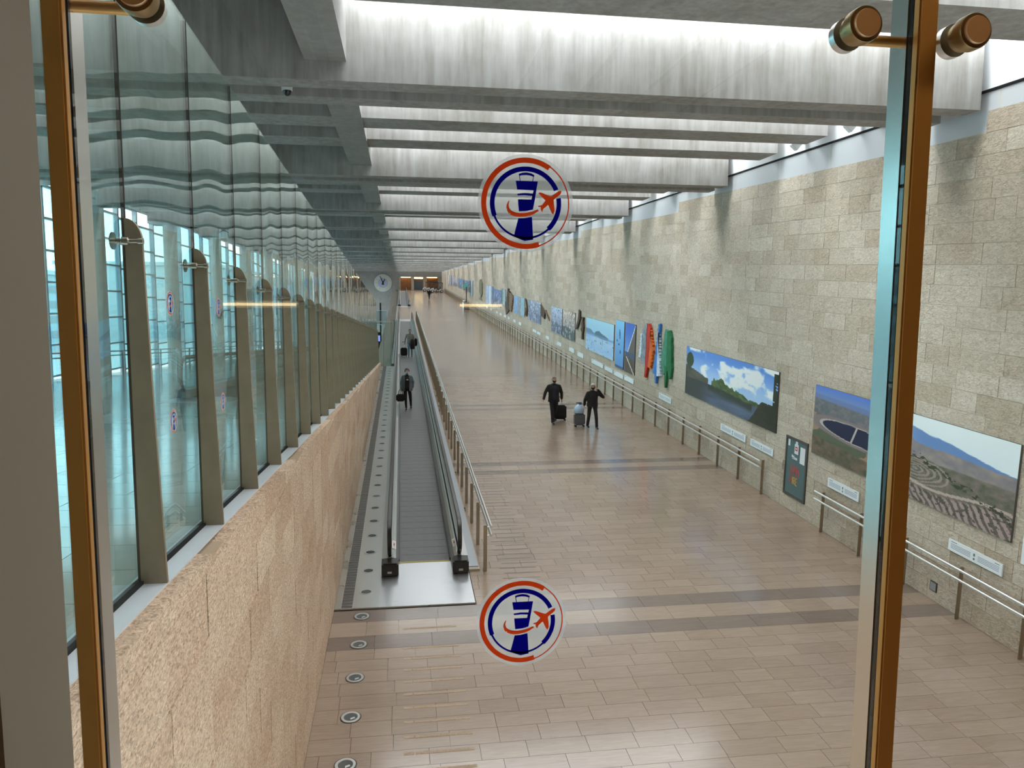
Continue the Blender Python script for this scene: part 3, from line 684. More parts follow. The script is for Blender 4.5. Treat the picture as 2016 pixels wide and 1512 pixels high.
# ------------------------------------------------------------------ moving walkways
M_lbl = printed('warning_label')
def walkway(label, v0, v1, near=True):
    t = thing('moving_walkway', label, 'moving walkway', ramp(0, v0), RR); L = v1 - v0
    obj('landing_plate', MB().box(-.44, 1.24, -1.95 if near else -2.5, .02, -.02, .006), M_plate, t, smooth=False)
    obj('comb_strip', MB().box(-.10, .93, .0, .05, .0, .012), plain('comb_yellow', (0.45, 0.33, 0.06, 1), .5), t, smooth=False)
    belt = obj('belt', MB().box(-.10, .93, .04, L, -.05, -.014), M_belt, t, smooth=False)
    pm = MB()
    pm.box(-.098, .928, .004, .396, -.014, -.004)
    for i in range(34): pm.box(-.09+i*.03, -.09+i*.03+.016, .004, .396, -.004, .0)
    pm = pm.mesh('pallet', M_belt, False)
    npal = min(80, int(L/.4)) if near else 0
    for i in range(npal): link('pallet', pm, belt, (0, .05+i*.4, 0))
    if npal*.4 < L-.4: stuff(obj('pallet_run', MB().box(-.098, .928, .05+npal*.4, L, -.014, 0.0), M_belt, belt, smooth=False))
    obj('landing_plate', MB().box(-.44, 1.24, L, L+3.0, -.02, .006), M_plate, t, smooth=False)
    for sgn, xi, xo in ((-1, -.10, -.42), (1, .93, 1.24)):
        xg = (xi+xo)/2 + (-.01 if sgn < 0 else .0); w = abs(xo-xi)
        b = obj('balustrade_deck', MB().prism([(xi, 0), (xi, .10), (xi+sgn*.05, .24), (xi+sgn*.10, .27), (xo, .25), (xo, 0)], 'y', -.35, L+.35), M_deck, t, smooth=False)
        obj('deck_groove', MB().prism([(xg-sgn*.02, .255), (xg-sgn*.02, .275), (xg+sgn*.02, .275), (xg+sgn*.02, .255)], 'y', -.3, L+.3), M_dark, b, smooth=False)
        obj('skirt_brush', MB().box(min(xi, xi-sgn*.02), max(xi, xi-sgn*.02), .05, L, .03, .06), M_black, b, smooth=False)
        # glass with rounded ends
        pts = [(L+.05, .27)]; R = .315
        arcn = [( -.05 - R*math.sin(a), .585 - R*math.cos(a)) for a in [PI*i/12 for i in range(13)]]
        arcf = [( L+.05 + R*math.sin(a), .585 + R*math.cos(a)) for a in [PI*i/12 for i in range(13)]]
        obj('glass_panel', MB().prism(arcn + arcf, 'x', xg-.006, xg+.006), M_bal, t, smooth=False)
        # rubber handrail loop
        R2 = .345; path = [(L*.5, .24)] 
        pth = [(.1, .235)] + [(-.05 - R2*math.sin(a), .585 - R2*math.cos(a)) for a in [PI*i/12 for i in range(13)]] + [(L+.05 + R2*math.sin(a), .585 + R2*math.cos(a)) for a in [PI*i/12 for i in range(13)]] + [(L-.1, .235)]
        hm = MB(); prof = [(-.042, -.014), (.042, -.014), (.042, .010), (.028, .022), (-.028, .022), (-.042, .010)]
        vs_ = []; n = len(prof)
        for i, (py, pz) in enumerate(pth):
            a = pth[max(i-1, 0)]; c = pth[min(i+1, len(pth)-1)]; d = Vector((c[0]-a[0], c[1]-a[1])).normalized()
            nv = Vector((-d.y, d.x))                      # outward of the loop
            vs_ += [(xg+px, py+nv.x*q, pz+nv.y*q) for px, q in prof]
        fs_ = [(i*n+k, i*n+(k+1) % n, (i+1)*n+(k+1) % n, (i+1)*n+k) for i in range(len(pth)-1) for k in range(n)]
        obj('handrail', hm.add(vs_, fs_), M_black, t)
        nb = obj('newel_base', MB().bbox(min(xi, xo)-.0, max(xi, xo)+.0, -.66, -.34, 0.0, .262, .03), M_black, t)
        obj('name_plate', MB().box(xg-.04, xg+.04, -.664, -.655, .07, .11), M_deck, nb, smooth=False)
        if near:
            # small red and white warning labels stuck on the glass end
            g = np.zeros((6, 14, 3)) + 235; g[1:5, 1:13:2] = (190, 60, 60); g[0] = 240; g[2:4, 5:9] = (90, 90, 95)
            lb_ = MB(); cols = []
            for r in range(6):
                for c in range(14):
                    y0 = .12+c*.03; x0 = xi+sgn*(.055+r*.012); x1 = x0+sgn*.012; za = .256+r*.0052; zb_ = za+.0052
                    lb_.add([(x0, y0, za), (x1, y0, zb_), (x1, y0+.03, zb_), (x0, y0+.03, za)], [(0,1,2,3)]); cols.append(g[r, c])
            lo = obj('warning_label', lb_, M_lbl, t, smooth=False)
            at = lo.data.attributes.new('ink', 'FLOAT_COLOR', 'FACE')
            cc = np.concatenate([lin(np.array(cols)), np.ones((len(cols), 1))], 1).astype(np.float32); at.data.foreach_set('color', cc.ravel())
    return t
wk1 = walkway('long moving walkway with black handrails running up the left side of the hall', 14.86, 81.0)
wk2 = walkway('second moving walkway, farther up the hall beyond the pale landing', 111.0, 172.0, False)
t = thing('walkway_side_ledge', 'low grey metal ledge along the right side of the near moving walkway', 'ledge', ramp(0, 0), RR)
obj('ledge_base', MB().box(1.245, 1.46, 14.3, 84, 0, .045), plain('ledge_stone', (0.40, 0.33, 0.27, 1), .6), t, smooth=False)
obj('ledge_top', MB().box(1.25, 1.44, 14.42, 84, .045, .06), plain('ledge_grey', (0.40, 0.43, 0.47, 1), .3, .3), t, smooth=False)

# ------------------------------------------------------------------ handrails
def handrail(label, x, v0, n, step, side, posts_at=None, ends=(.0, .0)):
    t = thing('handrail', label, 'handrail', ramp(x, v0), RR)
    pm = MB().prism([(-.011, 0), (.011, 0), (.011, .93), (-.011, .93)], 'y', -.032, .032)
    pm = MB().bbox(-.036, .036, -.012, .012, 0, .93, .006)
    pm = pm.mesh('post', M_post); br = MB().cyl((0, 0, .89), (side*.11, 0, .90), .009, 8).cyl((0, 0, .72), (side*.11, 0, .73), .009, 8).mesh('bracket', M_steel)
    ps = posts_at or [i*step for i in range(n)]
    for q in ps:
        o = link('post', pm, t, (0, q, 0)); link('bracket', br, o)
    a, b = min(ps)-ends[0], max(ps)+ends[1]
    for w in (.915, .745):
        obj('rail', MB().tube([(side*.11, a, w), (side*.11, b, w)], .025, 10), M_chrome, t)
    return t
handrail('double-tube steel handrail on bronze posts between moving walkway and open floor', 1.56, 14.28, 49, 1.436, 1, ends=(.06, .3))
handrail('long double-tube handrail along the right wall, starting beyond the grey fire cabinet', 9.335, 18.55, 105, 1.43, -1, ends=(.05, .3))
handrail('short double-tube handrail on the right wall under the nearest pictures', 9.335, 4.2, 0, 1.43, -1, posts_at=[0.0, 1.44, 2.87, 4.30, 5.76, 7.12, 8.55, 9.98, 11.43], ends=(0, .18))

# ------------------------------------------------------------------ printed pictures on the right wall
def lattice(seed, n=64):
    return np.random.default_rng(seed).random((n, n))
def noise(u, v, f, seed=0, oct=4):
    out = np.zeros_like(u); amp = .5; tot = 0
    for o in range(oct):
        g = lattice(seed*17+o); x = u*f; y = v*f; xi = np.floor(x).astype(int); yi = np.floor(y).astype(int)
        fx = x-xi; fy = y-yi; fx = fx*fx*(3-2*fx); fy = fy*fy*(3-2*fy); n = g.shape[0]
        a = g[xi % n, yi % n]; b = g[(xi+1) % n, yi % n]; c = g[xi % n, (yi+1) % n]; d = g[(xi+1) % n, (yi+1) % n]
        out += amp*((a*(1-fx)+b*fx)*(1-fy)+(c*(1-fx)+d*fx)*fy); tot += amp; amp *= .5; f *= 2.03
    return out/tot
def mixc(a, b, k):
    k = np.clip(k, 0, 1)[..., None]; return np.asarray(a, float)*(1-k) + np.asarray(b, float)*k
def sm(e0, e1, x): q = np.clip((x-e0)/(e1-e0), 0, 1); return q*q*(3-2*q)
def paint(name, parent, W_, H_, nx, ny, fn, x=-.022, mat=None):
    """flat print on a grid; u runs away->near along the wall, v runs up"""
    u = (np.arange(nx)+.5)/nx; v = (np.arange(ny)+.5)/ny; U, Vv = np.meshgrid(u, v)
    C = np.clip(fn(U, Vv), 0, 255)
    gx = np.linspace(W_/2, -W_/2, nx+1); gz = np.linspace(-H_/2, H_/2, ny+1)
    vs = [(x, a, b) for b in gz for a in gx]
    fs = [(r*(nx+1)+c, r*(nx+1)+c+1, (r+1)*(nx+1)+c+1, (r+1)*(nx+1)+c) for r in range(ny) for c in range(nx)]
    me = bpy.data.meshes.new(name); me.from_pydata(vs, [], fs); me.materials.append(mat or M_print)
    at = me.attributes.new('ink', 'FLOAT_COLOR', 'FACE')
    cc = np.concatenate([np.minimum(lin(C.reshape(-1, 3))*1.25 + .012, .95), np.ones((nx*ny, 1))], 1).astype(np.float32); at.data.foreach_set('color', cc.ravel())
    me.update(); return link(name, me, parent)
M_edge = plain('picture_edge', (0.10, 0.09, 0.085, 1), .5)
def picture(label, v0, v1, b, tp, fn, nx, ny):
    """v0 far edge, v1 near edge, b/tp heights above the ramp"""
    W_, H_ = abs(v0-v1), tp-b
    t = thing('wall_picture', label, 'picture', ramp(WALL_R-.03, (v0+v1)/2, (b+tp)/2), RR)
    obj('panel', MB().box(-.02, .03, -W_/2, W_/2, -H_/2, H_/2), M_edge, t, smooth=False)
    paint('print', t, W_, H_, nx, ny, fn)
    return t
def f_terraces(u, v):
    hor = .80 - .05*u; c = mixc((196, 214, 232), (214, 224, 236), v)
    m1 = .94 - .26*u - .05*noise(u, v*0, 6, 3); c = mixc(c, (96, 130, 178), sm(.0, .01, m1-v)*sm(.0, .6, u+.3))
    m2 = .88 - 1.0*u + .05*noise(u, u*0, 9, 4); m2 = np.maximum(m2, .66-.05*(u-.5)+.03*noise(u, u*0, 8, 5))
    hill = mixc((112, 112, 120), (150, 138, 130), noise(u, v, 14, 6)*1.6-.3); c = mixc(c, hill, sm(0, .012, m2-v))
    k = sm(.0, .02, .50-v+.04*noise(u, v, 7, 7)); veg = mixc((118, 108, 102), (80, 86, 70), noise(u, v, 22, 8)*2-.6); c = mixc(c, veg, k)
    r = np.hypot((u-.22)*1.2, (v-.40)*2.2+noise(u, v, 6, 9)*.15); ter = .5+.5*np.sin(r*95); c = mixc(c, (150, 138, 128), (ter > .62)*(r < .36)*(v < .52)*.8)
    band = np.abs(v-(.30-.07*np.sin(u*5)-.10*u)); c = mixc(c, (172, 158, 148), (band < .016)*1.)
    rows_ = .5+.5*np.sin((u*1.6+v*.9+.10*noise(u, v, 5, 12))*62); low = sm(.0, .04, .30-.07*np.sin(u*5)-.10*u-.02-v)
    c = mixc(c, mixc((158, 140, 136), (92, 84, 80), (rows_ > .60)*1.), low*.95)
    c = mixc(c, (64, 66, 56), low*(noise(u, v, 34, 13) > .60)*.8); val = np.abs(v-(.62-.42*u+.02*np.sin(u*30)))
    return mixc(c, (52, 62, 44), (val < .035)*(noise(u, v, 40, 14) > .5)*(u > .15))
def f_reservoir(u, v):
    c = mixc((108, 132, 178), (84, 118, 190), sm(.85, 1, v)); c = mixc(c, (96, 112, 150), sm(.0, .02, .90-.04*u-v)*.7)
    town = mixc((120, 112, 112), (86, 96, 104), noise(u, v, 26, 21)*2-.5); c = mixc(c, town, sm(0, .03, .84-.05*u-v))
    fld = mixc((84, 92, 74), (150, 122, 102), (noise(u, v, 7, 22, 1) > .55)*1.); c = mixc(c, fld, sm(0, .02, .62-v))
    e = np.hypot((u-.66)/.52, (v-.47+.06*(u-.6))/.115); c = mixc(c, (124, 112, 112), sm(1.45, 1.30, e)); c = mixc(c, (176, 166, 160), sm(1.10, 1.06, e)); c = mixc(c, (24, 32, 62), sm(1.0, .97, e))
    c = mixc(c, (176, 166, 160), (np.abs(u-.58-.3*(v-.43)) < .012)*(e < 1.0))
    lo = sm(.0, .03, .27-.10*u+.03*noise(u, v, 6, 23)-v); br = mixc((112, 96, 82), (70, 74, 56), noise(u, v, 18, 24)*2.2-.7); return mixc(c, br, lo)
def f_lake(u, v):
    sky = mixc((160, 190, 232), (86, 132, 204), sm(.45, 1., v)); cl = noise(u*1.7, v, 5, 31, 5)
    sky = mixc(sky, (232, 236, 242), sm(.50, .66, cl+.12*(u-.3)-.10*np.abs(v-.7)))
    c = sky; hor = .40
    tr = hor+.03 + .10*np.exp(-((u-.45)/.05)**2) + .07*np.exp(-((u-.37)/.012)**2) + .07*noise(u, u*0, 40, 55) - .10*sm(.5, .8, u)
    green = mixc((58, 76, 44), (104, 122, 74), noise(u, v, 24, 33)*2-.5); c = mixc(c, green, (v < tr)*(u > .34)*(v > hor-.14)*1.)
    lt = .62 - .55*u + .03*noise(u, u*0, 20, 34); c = mixc(c, mixc((92, 90, 78), (62, 66, 54), noise(u, v, 16, 35)*2-.6), (v < lt)*(u < .30)*1.)
    c = mixc(c, (52, 70, 40), (np.hypot((u-.055)/.055, (v-.74)/.17) < 1.0-.25*noise(u, v, 18, 36))*1.)
    wl_ = hor-.03-.12*sm(.3, .9, u)*.6; w = 2*wl_-v
    water = mixc((58, 66, 78), (96, 112, 138), noise(u*.6, v*2, 5, 37)*1.5-.3); water = mixc(water, (168, 180, 196), sm(.56, .7, noise(u*1.4, v*1.4, 6, 38))*.7*(u > .45))
    water = mixc(water, (46, 54, 44), sm(.0, .10, v-wl_+.17)*(u > .30)*(u < .78)*.8); water = mixc(water, (52, 56, 50), sm(.36, .16, u)*.8)
    c = mixc(c, water, (v < wl_)*1.); rb = .48*sm(.74, .88, u)*(1-.25*noise(u, v, 14, 39))
    c = mixc(c, mixc((34, 38, 28), (58, 60, 46), noise(u, v, 20, 40)), (v < rb)*1.); return mixc(c, (40, 46, 32), (u > .965)*(v < .95)*(noise(u, v, 20, 41) > .35))
def f_bridge(u, v):
    c = mixc((110, 160, 225), (52, 96, 190), sm(.3, 1., v)); c = mixc(c, (92, 86, 78), (u > 1.05-(v-.48)*-0.0 - sm(.45, .95, 1-v)*.55 + 0*v)*(v > .42)*(u > .15+(v-.42)*1.7)*0 + ((u-.3) > (v-.42)*1.2-.0)*(v > .42)*(v < .97)*(u > .3+(v-.42)*1.25))
    c = mixc(c, (236, 236, 232), (np.abs(u-(.30+(v-.42)*1.25)) < .03)*(v > .42)); c = mixc(c, (64, 84, 112), (v < .42)*1.); g = mixc((92, 80, 70), (64, 60, 54), noise(u, v, 9, 51)*1.5-.3)
    c = mixc(c, g, (v < .34-.05*u)*1.); return mixc(c, (206, 200, 190), (np.abs(u-(.15+ (.32-v)*2.6)) < .05)*(v < .32))
def f_seabirds(u, v):
    c = mixc((86, 140, 196), (120, 186, 232), v); c = mixc(c, (52, 84, 120), (v < .06)*1.); k = (np.hypot((u-.5)/.07, (v-.72+.5*(u-.5))/.10) < 1)|(np.hypot((u-.42)/.10, (v-.50)/.02) < 1)|(np.hypot((u-.2)/.08, (v-.57)/.02) < 1)|(np.hypot((u-.6)/.06, (v-.35)/.05) < 1)
    return mixc(c, (54, 66, 84), k*1.)
def f_mist(u, v):
    c = mixc((150, 182, 226), (160, 206, 246), v); t1 = .66+.05*noise(u, u*0, 14, 61)-.45*np.maximum(u-.12, 0); c = mixc(c, (92, 124, 152), (v < t1)*(v > .52)*.9)
    t2 = .66-.20*np.abs(u-.5)*2+.05*noise(u, u*0, 16, 62); c = mixc(c, (78, 110, 132), (v < t2)*(v > .50-.10*(u-.4))*(u > .36)*(u < .82)); t3 = .54; c = mixc(c, (110, 146, 182), (v < t3)*(v > .42)*.7)
    w = mixc((140, 184, 232), (186, 208, 240), noise(u, v*2, 7, 63)*1.6-.3); c = mixc(c, w, (v < .47)*.9); return mixc(c, (76, 98, 130), (v < .45)*(noise(u*2.5, v, 14, 64, 2) > .76))
def f_mountain(a, b, c3, seed):
    def fn(u, v):
        c = mixc(a, b, v); r = .30+.35*noise(u, u*0, 4, seed)*(1-u*.4); c = mixc(c, c3, sm(0, .05, r-v)); c = mixc(c, (236, 238, 242), (noise(u*2, v, 9, seed+1) > .62)*.55)
        return mixc(c, (70, 72, 78), (noise(u*1.5, v*1.2, 12, seed+2) > .64)*.6)
    return fn
def f_strips(cols, seed):
    def fn(u, v):
        k = np.clip((u*len(cols)).astype(int), 0, len(cols)-1); base = np.array(cols, float)[k]; c = mixc(base*.75, np.minimum(base*1.25, 255), noise(u*3, v, 8, seed))
        fr = (u*len(cols)) % 1; return mixc(c, (60, 62, 62), (fr < .04)*1.)
    return fn
picture('wide framed picture of terraced hills and dirt tracks, nearest on the right wall', 13.45, 10.45, 1.68, 3.25, f_terraces, 190, 100)
picture('picture of a dark twin reservoir among fields, partly behind the right mullion', 16.36, 13.65, 1.68, 3.27, f_reservoir, 150, 90)
picture('wide picture of a tree-lined river under white clouds beside the green tree cut-out', 24.42, 18.11, 1.74, 3.31, f_lake, 220, 64)
picture('narrow upright picture of a bridge wing against deep blue sky', 31.49, 30.10, 1.50, 3.57, f_bridge, 30, 60)
picture('narrow upright pale blue picture with dark birds, left of the bridge picture', 32.96, 31.68, 1.51, 3.58, f_seabirds, 30, 56)
picture('large misty blue picture of reeds in still water', 38.46, 33.26, 1.72, 3.33, f_mist, 90, 46)
picture('picture of a misty snowy valley with orange light, right of its grey-blue twin', 44.25, 41.04, 1.80, 3.37, f_mountain((120, 128, 140), (196, 170, 150), (74, 86, 88), 71), 44, 34)
picture('grey-blue picture of a snowy mountain valley, left of its warmer twin', 47.68, 44.46, 1.85, 3.39, f_mountain((110, 112, 128), (178, 196, 226), (98, 110, 132), 74), 44, 34)
picture('grey-violet picture of a frosted forest left of the driftwood knot', 56.65, 51.45, 1.95, 3.41, f_mountain((120, 128, 160), (130, 140, 166), (110, 120, 150), 77), 40, 26)
picture('blue and green picture split into three upright bands right of the big brown feather', 63.98, 58.32, 2.0, 3.42, f_strips([(120, 160, 215), (130, 140, 150), (140, 175, 190)], 80), 36, 22)
picture('green and pale picture of two upright bands left of the big brown feather', 72.3, 69.6, 2.3, 3.74, f_strips([(96, 120, 120), (150, 178, 190)], 81), 24, 20)
picture('slate blue wide picture between two upright ones, midway up the hall', 78.8, 72.51, 1.92, 3.54, f_mountain((92, 110, 160), (90, 118, 170), (80, 96, 130), 82), 30, 18)
picture('pale blue picture with a white stripe, right of the green feather cut-out', 85.5, 79.25, 1.74, 3.74, f_strips([(170, 180, 215), (150, 175, 205), (205, 220, 240), (120, 140, 170)], 83), 24, 18)
picture('upright teal and white striped picture left of the green feather cut-out', 105.3, 101.4, 1.78, 3.88, f_strips([(70, 100, 115), (190, 215, 230), (90, 120, 140)], 84), 16, 14)
picture('dark blue-green picture left of the teal and white striped one', 118.5, 105.9, 2.18, 3.74, f_mountain((90, 110, 80), (70, 110, 160), (70, 90, 90), 85), 24, 12)
picture('small bright blue picture far up the right wall', 128.0, 120.2, 2.25, 3.76, f_mountain((80, 110, 150), (90, 150, 215), (80, 110, 140), 86), 16, 10)
picture('pale lilac picture with dark marks far up the right wall', 139.9, 130.4, 2.3, 3.78, f_mountain((150, 155, 175), (170, 175, 190), (120, 126, 150), 87), 16, 10)
picture('white and blue picture with black figures, last one on the right wall', 154.3, 140.7, 2.15, 4.0, f_strips([(190, 205, 235), (60, 70, 100), (180, 190, 215), (50, 60, 90), (170, 180, 205)], 88), 20, 12)

# ------------------------------------------------------------------ caption placards
M_plac = printed('placard_print', .3)
def placard(label, v0, v1, b, tp, logo=True):
    W_, H_ = v0-v1, tp-b
    t = thing('caption_placard', label, 'placard', ramp(WALL_R-.030, (v0+v1)/2, (b+tp)/2), RR)
    obj('board', MB().box(-.012, .012, -W_/2, W_/2, -H_/2, H_/2), M_white, t, smooth=False)
    def fn(u, v):
        c = np.zeros(u.shape+(3,)) + (214, 222, 240); line = (np.floor(v*16) % 2 == 0)*(v > .28)*(v < .72)*((u > .05)*(u < .44)+(u > .56)*(u < .95))
        c = mixc(c, (120, 128, 146), line*(.75)); c = mixc(c, (96, 104, 120), (v > .80)*(v < .88)*((u > .05)*(u < .16)+(u > .86)*(u < .95)))
        return mixc(c, (86, 100, 108), ((np.hypot((u-.5)/.018, (v-.62)/.16) < 1)+(np.abs(u-.5) < .018)*(v > .16)*(v < .36))*1.) if logo else c
    paint('print', t, W_, H_, 60 if v0 < 30 else 16, 16 if v0 < 30 else 8, fn, x=-.0135, mat=M_plac)
for a in (('long white caption placard below the terraced hills picture', 11.76, 10.55, 1.08, 1.28),
          ('white caption board cut by the right edge, above the near handrail', 10.22, 9.2, 1.44, 2.03),
          ('white caption placard just left of the right mullion, below the reservoir picture', 15.6, 14.43, 1.08, 1.29),
          ('long white caption placard below the river picture, left one of its pair', 21.45, 19.77, 1.11, 1.31),
          ('white caption placard below the river picture, right one of its pair', 19.46, 18.18, 1.11, 1.30),
          ('white caption placard below the four coloured tree cut-outs', 27.0, 25.72, 1.115, 1.32),
          ('white caption placard below the bridge wing picture', 31.44, 30.16, 1.13, 1.33),
          ('white caption placard below the pale blue bird picture', 33.02, 31.67, 1.11, 1.315),
          ('white caption placard below the right end of the misty reeds picture', 34.68, 33.36, 1.13, 1.32),
          ('long white caption placard below the middle of the misty reeds picture', 37.2, 34.98, 1.13, 1.34),
          ('white caption placard below the two brown wooden cut-outs', 40.3, 38.98, 1.125, 1.355),
          ('white caption placard below the orange-lit valley picture', 42.4, 41.1, 1.16, 1.375),
          ('white caption placard below the grey-blue mountain valley picture', 45.9, 44.55, 1.15, 1.355),
          ('white caption placard below the driftwood knot', 49.5, 48.28, 1.19, 1.38),
          ('white caption placard below the frosted forest picture, right one of its pair', 52.87, 51.48, 1.19, 1.385),
          ('white caption placard below the frosted forest picture, left one of its pair', 54.67, 53.08, 1.21, 1.41)):
    placard(*a)
for i, v in enumerate((60, 63, 66.5, 69, 72, 75, 80, 84)):
    placard('tiny white caption placard far up the right wall, %s past the frosted forest picture' % ['first','second','third','fourth','fifth','sixth','seventh','eighth'][i], v+1.3, v, 1.2, 1.42)

# ------------------------------------------------------------------ carved cut-outs hung on the wall (flat wooden boards with real thickness)
def cutout(name, label, parts, th=.05):
    """parts: (part name, material, outline [(v, w)...]) in ramp coordinates"""
    vs0 = [p for q in parts for p in q[2]]; cv = sum(p[0] for p in vs0)/len(vs0); cw = sum(p[1] for p in vs0)/len(vs0)
    t = thing(name, label, 'wall sculpture', ramp(WALL_R-.06, cv, cw), RR)
    for i, (nm, m, pts) in enumerate(parts):
        d = .004*i
        obj(nm, MB().prism([(a-cv, b-cw) for a, b in pts], 'x', -th-d, .035), m, t, smooth=False)
def edge_pts(v0, w0, v1, w1, n, amp, seed):
    r = random.Random(seed); n *= 2 if amp > .04 else 1
    return [(v0+(v1-v0)*i/n + (1 if i % 2 else -1)*r.uniform(.3, 1)*amp, w0+(w1-w0)*i/n + r.uniform(-amp, amp)*.25) for i in range(n+1)]
def mcol(nm, c, nz=.25): return plain(nm, L3(*c), .55, noise=nz, scale=5)
M_c1 = mcol('carved_grey', (150, 160, 172), .5); M_c2 = mcol('carved_red', (196, 44, 26)); M_c3 = mcol('carved_orange', (236, 112, 30)); M_c4 = mcol('carved_blue', (64, 128, 206))
M_c4b = mcol('carved_white', (214, 228, 240)); M_c5 = mcol('carved_green', (22, 112, 66)); M_c6 = mcol('carved_mint', (70, 140, 112)); M_c7 = mcol('carved_brown', (78, 54, 38), .4)
M_c8 = mcol('carved_tan', (124, 98, 70), .5); M_c9 = mcol('carved_olive', (120, 116, 84), .3)
cutout('carved_tree', 'grey and white ragged tree-shaped cut-out, leftmost of the four coloured trees',
    [('blade', M_c1, edge_pts(29.25, 2.30, 28.95, 3.55, 9, .10, 1) + [(28.62, 3.75)] + edge_pts(28.55, 3.5, 28.60, 2.1, 4, .03, 2)), ('white_edge', M_c4b, edge_pts(29.42, 2.35, 29.20, 3.3, 8, .08, 3) + edge_pts(29.05, 3.3, 29.15, 2.35, 5, .05, 4))])
cutout('carved_tree', 'red trunk and orange flame tree-shaped cut-out among the four coloured trees',
    [('blade', M_c3, edge_pts(28.15, 3.62, 27.72, 2.9, 6, .08, 5) + edge_pts(27.68, 2.8, 27.95, 2.08, 5, .07, 6) + [(28.3, 2.10)]), ('trunk', M_c2, [(28.62, 1.66), (28.45, 1.66), (28.15, 2.4), (28.08, 3.60), (28.3, 3.76), (28.48, 3.74), (28.52, 2.4)])])
cutout('carved_tree', 'blue and white saw-edged tree-shaped cut-out left of the green one',
    [('blade', M_c4, edge_pts(27.62, 1.95, 27.15, 3.86, 12, .08, 7) + [(27.02, 3.84)] + edge_pts(27.1, 3.4, 27.1, 1.98, 6, .02, 8)), ('white_edge', M_c4b, edge_pts(27.12, 3.55, 26.80, 1.98, 14, .09, 9) + [(27.15, 1.90)] + edge_pts(27.18, 2.0, 27.15, 3.5, 5, .01, 10)), ('trunk', M_c4, [(27.33, 1.62), (27.2, 1.62), (27.15, 2.1), (27.38, 2.1)])])
cutout('carved_tree', 'tall green tree-shaped cut-out with a long trunk, right of the blue one',
    [('light_blade', M_c6, [(26.20, 2.3), (26.45, 2.05), (26.72, 2.35)] + edge_pts(26.74, 2.6, 26.52, 3.5, 5, .03, 11) + [(26.40, 3.70), (26.18, 3.66)]), ('dark_blade', M_c5, [(26.20, 2.2), (26.02, 2.25), (25.85, 1.98), (25.72, 2.05)] + edge_pts(25.66, 2.4, 25.80, 3.45, 6, .03, 12) + [(25.98, 3.70), (26.20, 3.62)]), ('trunk', M_c5, [(26.28, 1.62), (26.18, 1.62), (26.08, 2.4), (26.36, 2.4)])])
cutout('carved_wood', 'slim curved brown wooden cut-out right of the valley pictures, upper of two', [('body', M_c7, [(40.05, 3.62), (39.75, 3.55), (39.72, 3.15), (39.9, 2.95), (40.3, 2.60), (40.62, 2.52), (40.5, 2.75), (40.2, 3.05), (40.1, 3.3)])])
cutout('carved_wood', 'lizard-like brown wooden cut-out left of the misty reeds picture, lower of two', [('body', M_c7, [(39.35, 3.27), (38.9, 3.27), (39.0, 3.1), (38.85, 2.8), (38.9, 2.62), (39.02, 2.4), (38.98, 2.12), (39.28, 2.12), (39.22, 2.45), (39.5, 2.62), (39.38, 2.7), (39.28, 2.72), (39.34, 2.95), (39.2, 3.1)])])
cutout('carved_wood', 'knotted driftwood-like brown cut-out beside the frosted forest picture', [('knot', M_c7, edge_pts(51.4, 3.32, 50.2, 3.05, 4, .08, 21) + edge_pts(49.7, 2.9, 49.9, 2.45, 4, .06, 22) + edge_pts(50.6, 2.5, 51.3, 2.75, 4, .08, 23)), ('branch', M_c8, edge_pts(49.5, 3.05, 48.2, 2.42, 6, .06, 24) + edge_pts(48.5, 2.62, 49.6, 2.9, 5, .05, 25))])
cutout('carved_wood', 'thin dark bow-shaped cut-out between two blue pictures', [('bow', M_c7, [(57.9, 3.45), (57.4, 3.35), (57.0, 2.9), (56.9, 2.55), (57.2, 2.12), (57.3, 2.5), (57.35, 2.9), (57.55, 3.2)]), ('twig', M_c8, [(58.1, 2.75), (57.5, 2.6), (57.8, 2.2), (58.2, 2.1)])])
cutout('carved_feather', 'large ragged brown feather-shaped cut-out midway up the right wall', [('blade', M_c7, edge_pts(69.2, 2.2, 67.6, 3.85, 8, .25, 31) + edge_pts(66.9, 3.9, 66.8, 2.0, 6, .1, 32) + [(68.5, 1.55)]), ('light_blade', M_c8, edge_pts(66.9, 3.7, 64.6, 3.4, 5, .2, 33) + edge_pts(64.5, 3.0, 65.2, 2.0, 6, .25, 34) + [(66.6, 2.1)])])
cutout('carved_feather', 'olive green leaf-shaped cut-out with a split tail, far up the right wall', [('blade', M_c9, [(92.9, 3.9), (91.8, 4.25), (91.2, 3.95), (90.4, 4.3), (89.5, 3.9), (89.4, 2.6), (90.6, 2.2), (89.4, 1.85), (91.4, 1.8), (92.6, 1.85), (91.4, 2.3), (92.9, 2.7)])])

# ------------------------------------------------------------------ fire cabinet door, socket plate, floodlights, cctv
M_fd = plain('grey_green_steel', L3(92, 120, 122), .38, .3); M_ff = plain('cabinet_frame', L3(92, 88, 84), .4, .4)
fd = thing('fire_cabinet', 'grey-green steel fire hose cabinet door lettered FIRE in the right wall', 'cabinet', ramp(WALL_R-.012, 17.05, 1.095), RR)
obj('frame', MB().box(-.03, .02, .45, .51, -.735, .735).box(-.03, .02, -.51, -.45, -.735, .735).box(-.03, .02, -.45, .45, .675, .735).box(-.03, .02, -.45, .45, -.735, -.675), M_ff, fd, smooth=False)
dr = obj('door', MB().box(-.018, .012, -.448, .448, -.673, .673), M_fd, fd, smooth=False)
obj('handle', MB().tube([(-.03, .50, .10), (-.075, .50, .10), (-.075, .50, -.14), (-.03, .50, -.14)], .012, 8), M_steel, dr)
def on_door(nm, rects, c, d=.0195):
    m = MB()
    for y0, y1, z0, z1 in rects: m.box(-d, -d+.001, min(y0, y1), max(y0, y1), z0, z1)
    return obj(nm, m, c, dr, smooth=False)
